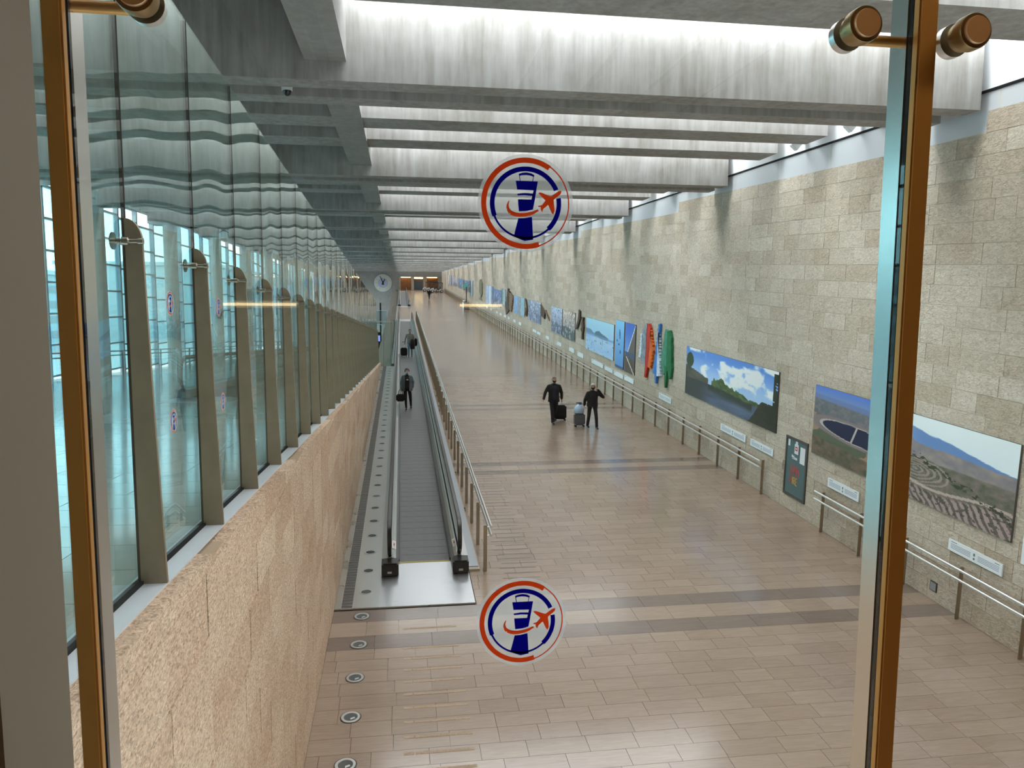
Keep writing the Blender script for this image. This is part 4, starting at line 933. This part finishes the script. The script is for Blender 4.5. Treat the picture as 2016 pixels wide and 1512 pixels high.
M_pap = plain('paper', (0.78, 0.80, 0.82, 1), .6); M_red = plain('red_ink', L3(196, 40, 38), .5); M_red2 = plain('red_letters', L3(214, 62, 52), .5); M_yel = plain('yellow_letters', L3(206, 160, 70), .5)
on_door('notice', [(.40, .31, .50, .66)], M_pap); on_door('notice', [(-.18, -.40, .18, .58)], M_pap)
on_door('sign', [(.09, -.09, .36, .60), (.05, -.05, .60, .68)], M_pap); on_door('sign_mark', [(.06, -.05, .44, .54)], M_red, .0205); on_door('sign_mark', [(.035, -.02, .47, .51)], M_pap, .0210)
on_door('white_lettering', [(.20, .14, .25, .31), (.13, .08, .24, .30), (.07, .02, .23, .27), (.01, -.06, .22, .27), (.18, -.04, .215, .228)], M_pap)
def glyph(nm, strokes, c):
    m = MB()
    for (a, b, w) in strokes:
        d = Vector((b[0]-a[0], b[1]-a[1])); l = d.length; n_ = Vector((-d.y, d.x))/l*w/2
        m.prism([(a[0]+n_.x, a[1]+n_.y), (a[0]-n_.x, a[1]-n_.y), (b[0]-n_.x, b[1]-n_.y), (b[0]+n_.x, b[1]+n_.y)], 'x', -.0195, -.0185)
    return obj(nm, m, c, dr, smooth=False)
# Hebrew shin and alef (y decreases to the right as seen)
glyph('hebrew_lettering', [((.20,.06),(.19,-.14),.035),((.12,.06),(.125,-.13),.03),((.035,.06),(.05,-.14),.035),((.20,-.13),(.04,-.13),.035),
    ((-.05,.05),(-.19,-.16),.035),((-.05,-.03),(-.06,-.16),.035),((-.06,-.03),(-.09,-.03),.03),((-.18,.05),(-.17,-.06),.035)], M_red2)
def L(c, y, z, s):
    g = {'F': [((0,0),(0,1)),((0,1),(.55,1)),((0,.5),(.45,.5))], 'I': [((.1,0),(.1,1))], 'R': [((0,0),(0,1)),((0,1),(.5,1)),((.5,1),(.5,.55)),((.5,.55),(0,.55)),((.2,.55),(.55,0))], 'E': [((0,0),(0,1)),((0,1),(.5,1)),((0,.5),(.42,.5)),((0,0),(.5,0))]}[c]
    return [((y-a[0]*s*.8, z+a[1]*s), (y-b[0]*s*.8, z+b[1]*s), .03) for a, b in g]
glyph('fire_lettering', L('F', .22, -.40, .17), M_red2); glyph('fire_lettering', L('I', .115, -.40, .17) + L('R', .06, -.40, .17) + L('E', -.05, -.40, .17), M_yel)
so = thing('socket_plate', 'small square grey socket plate low on the right wall', 'socket', ramp(WALL_R-.012, 12.05, .265), RR)
obj('plate', MB().bbox(-.012, .012, -.09, .09, -.09, .09, .004), M_ff, so); obj('cover', MB().box(-.016, 0, -.07, .07, -.07, .07), M_grey, so, smooth=False)
for i, y in enumerate((15.0, 17.2, 24.7, 34.2, 44.0)):
    fl = thing('floodlight', 'small white floodlight box in the roof gap by the right wall, %s from the window' % ['first','second','third','fourth','fifth'][i], 'floodlight', (9.22, y, ceil_z(y)+.50))
    obj('housing', MB().bbox(-.10, .10, -.06, .06, -.16, .16, .01), M_white, fl, rot=(0, .7, 0)); obj('lens', MB().box(-.112, -.10, -.045, .045, -.07, .07), M_grey, fl, rot=(0, .7, 0))
    obj('bracket', MB().cyl((0, 0, .1), (.0, 0, .5), .02, 8), M_white, fl)
cc = thing('security_camera', 'white dome security camera under the concrete beam', 'camera', (-1.66, 12.16, ceil_z(11.47)+.11))
obj('mount', MB().lathe([(0,.06),(.075,.06),(.08,-.06),(.078,-.10),(0,-.10)], n=24), M_white, cc); obj('dome', MB().lathe([(.066,-.09),(.064,-.12),(.05,-.155),(.025,-.175),(0,-.18)], n=24), M_black, cc)

# ------------------------------------------------------------------ clock, partition screen, hanging panel, far balustrade
ck = thing('wall_clock', 'big round pale wall clock with yellow hour marks on the far concrete wall', 'clock', (-4.14, FAR-.02, 4.53))
obj('face', MB().lathe([(0,-.16),(1.86,-.16),(1.93,-.12),(1.93,.0)], (0,0,0), 'y', 48), plain('clock_face', L3(206, 208, 218), .4), ck)
obj('rim', MB().lathe([(1.90,-.20),(2.0,-.20),(2.02,0),(1.9,0)], (0,0,0), 'y', 48), M_fascia, ck)
obj('inner_disc', MB().lathe([(0,-.185),(1.18,-.185),(1.18,-.16)], (0,0,0), 'y', 40), plain('clock_lilac', L3(176, 182, 208), .4), ck)
M_num = plain('clock_yellow', L3(226, 218, 120), .5)
for h in range(12):
    a = PI/2 - h*PI/6; r = 1.52
    obj('hour_mark', MB().lathe([(0,-.19),(.20,-.19),(.20,-.16)], (r*math.cos(a), 0, r*math.sin(a)), 'y', 12), M_num, ck)
def hand(ang, l, w, d):
    c, s_ = math.cos(ang), math.sin(ang); P = lambda u, v_: (u*c-v_*s_, u*s_+v_*c)
    obj('hand', MB().prism([P(-.45, -w), P(l, -w*.5), P(l, w*.5), P(-.45, w)], 'y', -d-.02, -d), M_dark, ck, smooth=False)
hand(PI/2 - math.radians(28), 1.0, .16, .20); hand(PI/2 + math.radians(22), 1.65, .13, .23)
# glass screen closing the gap at the end of the left wall
gs = thing('glass_screen', 'small glass screen with slim posts closing the end of the left stone wall', 'screen', (0, 45.05, fz(45.05)))
for x0, x1 in ((-1.42, -1.05), (-1.03, -.60)): obj('pane', MB().box(x0, x1, -.006, .006, .02, 2.55), M_part, gs, smooth=False)
for x in (-1.43, -1.04, -.60): obj('post', MB().box(x-.012, x+.012, -.02, .02, 0, 2.6), M_post, gs, smooth=False)
obj('head_rail', MB().box(-1.45, -.58, -.025, .025, 2.55, 2.62), M_steel, gs, smooth=False)
hp = thing('standing_panel', 'grey translucent panel on a dark standing pole below the far clock', 'panel', (-2.45, 92.0, 0))
obj('panel', MB().box(-.75, .75, -.02, .02, -2.55, -.95), film('grey_film', (0.45, 0.47, 0.46, 1), .75), hp, smooth=False)
obj('rod', MB().cyl((0, .06, lz(92)), (0, .06, -.02), .09, 8), M_dark, hp); obj('frame', MB().box(-.8, .8, -.03, .03, -2.62, -2.55).box(-.8, .8, -.03, .03, -.95, -.90).box(-.8, -.75, -.03, .03, -2.55, -.95).box(.75, .8, -.03, .03, -2.55, -.95), M_fascia, hp, smooth=False)
kio = thing('information_kiosk', 'dark kiosk with a small glowing blue screen behind the glass screen', 'kiosk', (-1.9, 60.0, lz(60)))
obj('body', MB().bbox(-.35, .35, -.2, .2, 0, 2.0, .04), M_dark, kio); obj('screen', MB().box(-.2, .25, -.215, -.205, 1.3, 1.75), emit('blue_screen', (0.25, 0.3, 1.0, 1), 1.6), kio, smooth=False); obj('foot', MB().box(-.45, .45, -.3, .3, 0, .06), M_grey, kio, smooth=False)
# beyond the crossing the ramp has a parapet with glass
pr = struct(obj('wall_parapet', MB().prism([(45.1, fz(45.1)-1.2), (FAR, fz(FAR)-12), (FAR, fz(FAR)+.12), (45.1, fz(45.1)+.12)], 'x', -.62, -.46), M_conc_l, None, smooth=False))
v = 46.0
while v < 176:
    obj('parapet_pane', MB().prism([(v+.02, fz(v)+.12), (v+1.98, fz(v+2)+.12), (v+1.98, fz(v+2)+1.1), (v+.02, fz(v)+1.1)], 'x', -.548, -.532), M_bal, pr, smooth=False); v += 2.0
# left-hall moving walkway end
lw = thing('moving_walkway', 'moving walkway end with a rounded handrail behind the third glass pane', 'moving walkway', rampl(-4.6, 19.5), RLL)
for sx in (-.65, .65):
    R2 = .42; pth = [(30, .98)] + [(.0 - R2*math.sin(a), .56 + R2*math.cos(a)) for a in [PI*i/12 for i in range(13)]] + [(.4, .14)]
    obj('handrail', MB().tube([(sx, a, b) for a, b in pth], .05, 8), plain('grey_rubber', (0.16, 0.17, 0.17, 1), .4), lw)
    obj('glass_panel', MB().box(sx-.006, sx+.006, 0, 30, .2, .96), M_bal, lw, smooth=False); obj('deck', MB().box(sx-.16, sx+.16, -.2, 30, 0, .2), M_grey, lw, smooth=False)
obj('belt', MB().box(-.5, .5, 0, 30, 0, .01), M_belt, lw, smooth=False); obj('landing_plate', MB().box(-.8, .8, -1.6, 0, 0, .006), M_plate, lw, smooth=False)
# litter bin and sign pole far up the right side
bn = thing('litter_bin', 'slim steel litter bin beside the right handrail far up the hall', 'bin', ramp(8.75, 107.0), (0, 0, 0))
obj('body', MB().lathe([(0,0),(.27,0),(.27,.95),(.22,1.0),(0,1.0)], n=20), M_chrome, bn); obj('opening', MB().lathe([(.272,.78),(.274,.78),(.274,.90),(.272,.90)], n=20), M_dark, bn)
sp = thing('sign_pole', 'tall brown pole with a round turquoise sign by the litter bin', 'sign', ramp(8.75, 104.0), (0, 0, 0))
obj('base', MB().bbox(-.35, .35, -.3, .3, 0, .9, .03), plain('planter_dark', (0.09, 0.08, 0.07, 1), .5), sp); obj('pole', MB().cyl((0, 0, .85), (0, 0, 3.0), .07, 10), M_c7, sp)
obj('sign_disc', MB().lathe([(0,-.03),(.30,-.03),(.30,.03),(0,.03)], (-.15, 0, 3.15), 'y', 20), plain('turquoise', L3(110, 196, 190), .4), sp)

# ------------------------------------------------------------------ golf carts
M_tyre = plain('tyre', (0.02, 0.02, 0.02, 1), .7); M_cart = plain('cart_white', (0.82, 0.83, 0.84, 1), .25, coat=.5); M_seat = plain('cart_seat', (0.05, 0.05, 0.055, 1), .5)
def cart(label, x, y):
    t = thing('golf_cart', label, 'golf cart', (x, y, fz(y)), (0, 0, math.radians(2))); t.scale = (1.25, 1.15, 1.15)
    body = [(-1.15,.30),(-1.15,.62),(-.95,.80),(-.62,.86),(-.50,.45),(-.42,.34),(.30,.34),(.38,.62),(1.05,.66),(1.18,.55),(1.18,.30)]
    obj('body', MB().prism(body, 'y', -.55, .55), M_cart, t, smooth=False)
    obj('seat', MB().bbox(.0, .50, -.5, .5, .60, .76, .04), M_seat, t); obj('backrest', MB().bbox(.48, .60, -.5, .5, .72, 1.15, .04), M_seat, t)
    obj('roof', MB().bbox(-.70, .95, -.58, .58, 1.78, 1.86, .03), M_seat if 'second' in label else M_seat, t)
    obj('windscreen', MB().add([(-.62,-.5,.86),(-.62,.5,.86),(-.50,.5,1.78),(-.50,-.5,1.78)], [(0,1,2,3)]), M_bal, t, smooth=False)
    for xx, yy in ((-.60,-.52),(-.60,.52),(.88,-.52),(.88,.52)): obj('roof_post', MB().cyl((xx, yy, .65), (xx+.06, yy, 1.8), .025, 6), M_seat, t)
    for xx in (-.82, .80):
        for yy in (-.5, .5):
            w = obj('wheel', MB().lathe([(.08,-.09),(.25,-.09),(.27,-.05),(.27,.05),(.25,.09),(.08,.09)], (xx, yy, .27), 'y', 18), M_tyre, t); obj('hub', MB().lathe([(0,-.095),(.15,-.095),(.15,.095),(0,.095)], (xx, yy, .27), 'y', 12), M_white, w)
    obj('steering_wheel', MB().tube([(-.25+.16*math.cos(a)*.5, -.22+.16*math.sin(a), .98+.13*math.cos(a)) for a in [2*PI*i/12 for i in range(13)]], .015, 6), M_black, t)
cart('white golf cart parked nearest at the far right of the hall', 7.65, 166.0)
cart('white golf cart parked just behind and left of the nearest cart', 6.9, 169.2)
cart('white golf cart half hidden behind the other two, leftmost', 6.2, 172.4)

# ------------------------------------------------------------------ people
def remeshed(mb, vox, name):
    me = mb.mesh(name, None, False); o = bpy.data.objects.new(name, me); COL.objects.link(o)
    r = o.modifiers.new('r', 'REMESH'); r.mode = 'VOXEL'; r.voxel_size = vox; r.use_smooth_shade = True
    s_ = o.modifiers.new('s', 'SMOOTH'); s_.iterations = 4; s_.factor = .5
    dg = bpy.context.evaluated_depsgraph_get(); dg.update(); out = bpy.data.meshes.new_from_object(o.evaluated_get(dg)); out.name = name
    bpy.data.objects.remove(o); bpy.data.meshes.remove(me); out.shade_smooth(); return out
def limb(mb, a, b, ra, rb, n=12):
    mb.cone(a, b, ra, rb, n); mb.sph(a, ra, nu=12, nv=8); mb.sph(b, rb, nu=12, nv=8)
M_skin = plain('skin', L3(196, 146, 122), .5); M_skin2 = plain('skin_tan', L3(176, 124, 98), .5)
def cloth(nm, c, r=.85): return plain(nm, L3(*c), r, noise=.12, scale=12)
def person(label, loc, ht, J, mats, hair=None, mask=None, jacket=None, rotz=0.0, gaze=0.0, extra=None, flare=0.0):
    """J: joints in a body of unit height ~1.78 facing -y; x grows to the picture's right"""
    k = ht/1.78; t = thing('person', label, 'person', loc, (0, 0, rotz)); t.scale = (k*1.08, k*1.08, k)
    g = lambda n: Vector(J[n])
    mb = MB(); segs = []
    def seg(a, b, ra, rb, m): limb(mb, a, b, ra, rb); segs.append((Vector(a), Vector(b), m))
    sh = (g('shL')+g('shR'))/2; hip = (g('hipL')+g('hipR'))/2; nk = Vector((sh.x, sh.y, sh.z+.09))
    # torso as one loft from crotch to neck
    def mixv(a, b, q): return a*(1-q)+b*q
    rg = []
    for q, rx, ry in ((-.14,.14,.10),(0,.172,.122),(.25,.158,.112),(.5,.165,.115),(.75,.185,.122),(.92,.180,.105),(1.02,.12,.085)):
        c = mixv(hip, sh, q); rg.append((c.x, c.y, c.z, rx, ry))
    mb.loft(rg); segs.append((hip, sh, 1)); segs.append((hip-Vector((0,0,.08)), hip, 2))
    limb(mb, sh-Vector((0,0,.02)), nk+Vector((0,-.01,.04)), .062, .056); segs.append((sh+Vector((0,0,.05)), nk+Vector((0,-.01,.06)), 0))
    hc = g('head') if 'head' in J else nk + Vector((0, -.02, .155))
    def hs(co):
        w = 1.0 - .22*max(0, -co.z) ; y = co.y
        return Vector((co.x*w, y*(1-.10*max(0,-co.z)) - .10*max(0,-co.z)*(1 if y < 0 else 0), co.z))
    mb.sph(hc, .078, .098, .118, 18, 12, hs)
    d = Vector((math.sin(gaze), -math.cos(gaze), 0)); sd = Vector((math.cos(gaze), math.sin(gaze), 0))
    mb.sph(hc + d*.098 + Vector((0,0,-.018)), .016, .02, .024, 8, 6)                 # nose
    for s_ in (-1, 1): mb.sph(hc + sd*s_*.079 + Vector((0,.01,-.01)), .012, .024, .034, 8, 6)   # ears
    segs.append((hc-Vector((0,0,.09)), hc+Vector((0,0,.10)), 0))
    for s_ in 'LR':
        seg(sh+Vector((0,0,.045)), g('sh'+s_), .058, .056, 1)
        seg(g('sh'+s_), g('el'+s_), .056, .043, 1); seg(g('el'+s_), g('wr'+s_), .042, .029, 1)
        seg(g('hip'+s_), g('kn'+s_), .088, .062+flare*.3, 2); seg(g('kn'+s_), g('an'+s_), .060+flare*.3, .042+flare, 2)
        a = g('an'+s_); f = Vector(J.get('toe'+s_, (0, -.17, -.045)))
        fx = a+Vector((0,.04,-.035)); fe = a+f
        limb(mb, fx, fe, .040, .036); segs.append((fx, fe, 3))
        # hand: palm, four fingers and a thumb
        w = g('wr'+s_); e = g('el'+s_); dr_ = (w-e).normalized(); hd = Vector(J.get('hd'+s_, dr_)).normalized()
        sx = Vector((1,0,0)); lat = (sx - hd*sx.dot(hd)); lat = lat.normalized() if lat.length > .2 else Vector((0,1,0)); lat = Vector((lat.y*0+0, -1, 0)) if abs(hd.z) > .8 else lat
        nor = hd.cross(lat).normalized()
        palm = w + hd*.085; limb(mb, w+hd*.01, w+hd*.05, .028, .034); 
        for q, ln in ((-.027,.055),(-.009,.068),(.009,.064),(.027,.05)):
            b0 = w+hd*.085+lat*q; b1 = b0+hd*ln*.6+nor*.008; b2 = b1+hd*ln*.35+nor*.02; limb(mb, w+hd*.05+lat*q*.8, b0, .012, .0105, 8); limb(mb, b0, b1, .010, .009, 8); limb(mb, b1, b2, .009, .0075, 8)
        th0 = w+hd*.03+lat*.03; th1 = th0+hd*.04+lat*.025; limb(mb, th0, th1, .013, .010, 8)
        segs.append((w+hd*.02, w+hd*.14, 0))
    me = remeshed(mb, .0115, 'body')
    for m in mats: me.materials.append(m)
    A = np.array([s_[0][:] for s_ in segs]); B = np.array([s_[1][:] for s_ in segs]); T = np.array([s_[2] for s_ in segs])
    P = np.empty(len(me.polygons)*3); me.polygons.foreach_get('center', P); P = P.reshape(-1, 3)
    AB = B-A; q = np.clip(np.einsum('psk,sk->ps', P[:, None]-A[None], AB)/np.maximum((AB**2).sum(1), 1e-9), 0, 1)
    D = np.linalg.norm(P[:, None]-(A[None]+q[..., None]*AB[None]), axis=2); D[:, 0] -= .08
    me.polygons.foreach_set('material_index', T[D.argmin(1)].astype(np.int32)); me.update()
    link('body', me, t)
    for s_ in (-1, 1): obj('eye', MB().sph(hc+d*.088+sd*s_*.031+Vector((0,0,.012)), .012, .010, .008, 8, 6), M_black, t)
    def shell(nm, test, grow, m, cx=Vector((0,0,0))):
        bm = bmesh.new(); bmesh.ops.create_uvsphere(bm, u_segments=26, v_segments=18, radius=1)
        dl = [v for v in bm.verts if not test(v.co.x*math.cos(gaze)+v.co.y*math.sin(gaze), -(v.co.x*math.sin(gaze)*-1+v.co.y*math.cos(gaze)) , v.co.z)]
        bmesh.ops.delete(bm, geom=dl, context='VERTS')
        for v in bm.verts: c = hs(v.co); v.co = hc + cx + Vector((c.x*(.078+grow), c.y*(.098+grow), c.z*(.118+grow)))
        o = obj(nm, MB().bm(bm), m, t); so_ = o.modifiers.new('thickness', 'SOLIDIFY'); so_.thickness = .008; return o
    if hair: shell('hair', hair[1], hair[2], hair[0])
    if mask: shell('face_mask', lambda x, f, z: f > .15 and z < -.02 and z > -.93, .010, mask)
    if jacket:
        jm, hem, openq = jacket; jb = MB(); rg = []
        for q, rx, ry in ((hem,.215,.150),(hem+.2,.205,.146),(.25,.196,.140),(.5,.196,.138),(.75,.208,.142),(.92,.200,.122),(1.05,.135,.10)):
            c = mixv(hip, sh, q); rg.append((c.x, c.y+.004, c.z, rx, ry))
        jb.loft(rg); limb(jb, sh+Vector((0,.02,.02)), sh+Vector((0,.02,.06)), .095, .085)
        for s_ in 'LR': limb(jb, sh+Vector((0,.01,.035)), g('sh'+s_), .078, .070); limb(jb, g('sh'+s_), g('el'+s_), .070, .062); limb(jb, g('el'+s_), g('el'+s_)*.08+g('wr'+s_)*.92, .060, .048)
        jme = remeshed(jb, .014, 'jacket'); jme.materials.append(jm)
        if openq:                                            # open front: shows what is worn below
            bm = bmesh.new(); bm.from_mesh(jme); cx_ = lambda z: (hip.x*(1-(z-hip.z)/(sh.z-hip.z)) + sh.x*((z-hip.z)/(sh.z-hip.z)))
            dl = [f for f in bm.faces if f.calc_center_median().y < min(hip.y, sh.y)-.05 and abs(f.calc_center_median().x-cx_(f.calc_center_median().z)) < openq and f.calc_center_median().z < sh.z+.08]
            bmesh.ops.delete(bm, geom=dl, context='FACES'); bm.to_mesh(jme); bm.free()
        link('jacket', jme, t)
    if extra: extra(t, hc, g)
    return t
top_hair = lambda x, f, z: z > .42 or (f < .15 and z > -.15)
M_h_grey = plain('grey_hair', L3(96, 88, 82), .6); M_h_white = plain('silver_hair', L3(178, 172, 164), .6); M_h_dark = plain('dark_hair', L3(24, 20, 18), .5)
M_blk = cloth('black_cloth', (20, 20, 22)); M_blk2 = cloth('charcoal_cloth', (34, 33, 36)); M_shoe = plain('dark_shoe', L3(26, 22, 20), .4); M_msk = cloth('black_mask', (16, 16, 18)); M_mskb = cloth('blue_mask', (150, 200, 214))
M_navy = cloth('navy_shirt', (36, 36, 52)); M_greyc = cloth('grey_cardigan', (92, 100, 108)); M_tan = cloth('taupe_jumper', (128, 116, 106)); M_jean = cloth('light_jeans', (132, 150, 162)); M_brn = plain('tan_shoe', L3(120, 84, 62), .5)
# man in the couple, stepping onto his right foot (picture left), left hand back on a case handle
J1 = dict(shL=(.185,0,1.415), shR=(-.185,0,1.415), elL=(.285,.06,1.16), wrL=(.30,.10,.92), elR=(-.31,-.01,1.17), wrR=(-.375,-.06,.93), hipL=(.085,0,.93), hipR=(-.085,0,.93),
          knL=(.08,.02,.50), anL=(.06,.30,.20), knR=(-.075,-.10,.50), anR=(-.06,-.16,.085), toeL=(0,-.12,-.13))
person('man in open black jacket and dark mask walking with a black suitcase', (5.66, 28.0, fz(28.0)), 1.78, J1, [M_skin, M_navy, M_blk, M_shoe], (M_h_grey, top_hair, .008), M_msk, (M_blk, -.22, .06), flare=.016)
# woman shading her face, other hand on a case
J2 = dict(shL=(.17,0,1.395), shR=(-.17,0,1.395), elL=(.36,-.13,1.25), wrL=(.155,-.15,1.545), hdL=(-.55,.10,.8), elR=(-.27,.02,1.14), wrR=(-.29,.02,.92), hipL=(.09,0,.92), hipR=(-.09,0,.92),
          knL=(.125,-.10,.49), anL=(.14,-.14,.085), knR=(-.115,.04,.49), anR=(-.13,.16,.11))
bob = lambda x, f, z: z > .40 or (f < .45 and z > -.80)
person('grey-haired woman in black jacket shading her face with one hand', (6.90, 27.0, fz(27.0)), 1.67, J2, [M_skin, M_blk, M_blk2, M_shoe], (M_h_white, bob, .022), M_msk, (M_blk, -.12, 0.0), flare=.012)
# woman on the near walkway
J3 = dict(shL=(.155,0,1.395), shR=(-.155,0,1.395), elL=(.24,.04,1.16), wrL=(.22,-.04,.94), elR=(-.22,.02,1.15), wrR=(-.22,-.03,.90), hipL=(.085,0,.93), hipR=(-.085,0,.93),
          knL=(.13,-.05,.50), anL=(.15,.14,.12), knR=(-.06,-.06,.49), anR=(-.04,-.12,.085))
def badge(t, hc, g): obj('badge', MB().box(-.02, .05, -.150, -.142, 1.27, 1.31), M_white, t, smooth=False)
person('woman in grey cardigan and black clothes with blue mask on the moving walkway', (.20, 31.3, fz(31.3)+.005), 1.70, J3, [M_skin2, M_blk, M_blk, M_shoe], (M_h_dark, lambda x, f, z: z > .45 or (f < .35 and z > -.5), .022), M_mskb, (M_greyc, -.30, .085), extra=badge, gaze=.35)
# man on the walkway with a coat over his arm
J4 = dict(shL=(.178,0,1.415), shR=(-.178,0,1.415), elL=(.27,-.02,1.17), wrL=(.13,-.18,1.12), elR=(-.26,.05,1.15), wrR=(-.31,.04,.90), hipL=(.085,0,.93), hipR=(-.085,0,.93),
          knL=(.10,-.04,.50), anL=(.11,.10,.10), knR=(-.08,-.06,.49), anR=(-.07,-.10,.085))
person('dark-haired man in taupe jumper and light jeans standing on the moving walkway', (.52, 49.2, fz(49.2)+.005), 1.80, J4, [M_skin2, M_tan, M_jean, M_brn], (M_h_dark, top_hair, .012), None, None, gaze=.3)
J5 = dict(shL=(.18,0,1.41), shR=(-.18,0,1.41), elL=(.27,.02,1.16), wrL=(.28,-.04,.92), elR=(-.27,-.02,1.16), wrR=(-.26,-.12,1.0), hipL=(.085,0,.93), hipR=(-.085,0,.93), knL=(.08,.02,.50), anL=(.07,.10,.10), knR=(-.07,-.06,.5), anR=(-.05,-.08,.085))
person('lone person in black walking far up the hall in front of golf carts', (4.74, 131.9, fz(131.9)), 1.80, J5, [M_skin, M_blk, M_blk, M_shoe], (M_h_dark, top_hair, .01), None, (M_blk, -.1, 0))

# ------------------------------------------------------------------ luggage
def suitcase(label, loc, w, d, h, m, tilt=(0, 0, 0), rotz=0, hh=.42, top=None):
    t = thing('suitcase', label, 'suitcase', loc, (tilt[0], tilt[1], rotz))
    obj('shell', MB().bbox(-w/2, w/2, -d/2, d/2, .06, h, .05), m, t)
    obj('front_pocket', MB().bbox(-w*.36, w*.36, -d/2-.035, -d/2+.02, .14, h*.55, .025), m, t); obj('zip', MB().box(-w/2-.003, w/2+.003, -.012, .012, .10, h-.04), M_grey, t, smooth=False)
    for sx in (-1, 1):
        for sy in (-1, 1): obj('wheel', MB().lathe([(0,-.018),(.035,-.018),(.035,.018),(0,.018)], (sx*(w/2-.05), sy*(d/2-.04), .035), 'x', 14), M_tyre, t)
        obj('handle_tube', MB().cyl((sx*.10, d/2-.05, h-.01), (sx*.10, d/2-.05, h+hh), .010, 8), M_grey, t)
    obj('handle_grip', MB().tube([(-.11, d/2-.05, h+hh), (0, d/2-.055, h+hh+.015), (.11, d/2-.05, h+hh)], .017, 8), M_black, t)
    return t
suitcase('bulky black suitcase trailing behind the man in the open jacket', ramp(6.02, 28.55), .46, .28, .60, M_blk, (-.05, 0, 0), hh=.30)
suitcase('grey hard suitcase with a pale blue bag, beside the grey-haired woman', ramp(6.50, 27.35), .40, .26, .50, cloth('grey_case', (96, 96, 98), .4), (-.08, 0, 0), hh=.38)
bag = thing('shopping_bag', 'pale blue bag resting on the grey suitcase', 'bag', ramp(6.47, 27.36, .52), (-.08, 0, .1))
obj('bag_body', MB().loft([(0, 0, .0, .19, .12), (.0, 0, .10, .21, .14), (.02, 0, .24, .17, .11), (.05, .02, .33, .06, .04)], 18), plain('pale_blue_fabric', L3(176, 198, 220), .6, noise=.1), bag); obj('tie', MB().lathe([(.062,.30),(.075,.32),(.05,.36),(.03,.40),(0,.40)], (.05,.02,0), n=12), plain('bag_navy', L3(40, 48, 80), .6), bag)
suitcase('black upright cabin suitcase standing on the moving walkway beside the man', ramp(.14, 49.6, .005), .42, .24, .58, M_blk, hh=.36)
hb = thing('handbag', 'black handbag hanging from the right hand of the woman on the walkway', 'bag', (-.06, 31.24, fz(31.3)+.34))
obj('bag_body', MB().bbox(-.18, .16, -.09, .09, 0, .30, .04), M_blk, hb); 
for yy in (-.05, .05): obj('strap', MB().tube([(-.11, yy, .28), (-.07, yy*.6, .44), (-.01, yy*.3, .49), (.05, yy*.6, .44), (.09, yy, .28)], .011, 8), M_black, hb)
ct = thing('folded_coat', 'black coat hanging over the left arm of the man on the walkway', 'coat', (.70, 48.93, fz(49.1)+.55))
obj('cloth', MB().loft([(-.03, 0, .0, .13, .06), (-.02, 0, .2, .16, .09), (-.02, .0, .42, .16, .12), (-.02, .02, .58, .13, .12), (-.02, .02, .64, .06, .07)], 18), M_blk, ct)
bp_ = thing('backpack', 'black backpack slung at the left side of the man on the walkway', 'backpack', (.86, 49.32, fz(49.2)+.72))
obj('pack', MB().bbox(-.13, .13, -.16, .12, 0, .50, .05), cloth('pack_black', (30, 28, 28)), bp_); obj('pocket', MB().bbox(-.10, .10, -.20, -.14, .05, .28, .03), M_blk, bp_)
obj('strap', MB().tube([(-.10, -.02, .48), (-.20, -.05, .66), (-.26, -.02, .74), (-.24, .06, .62), (-.10, .06, .4)], .02, 8), M_blk, bp_)
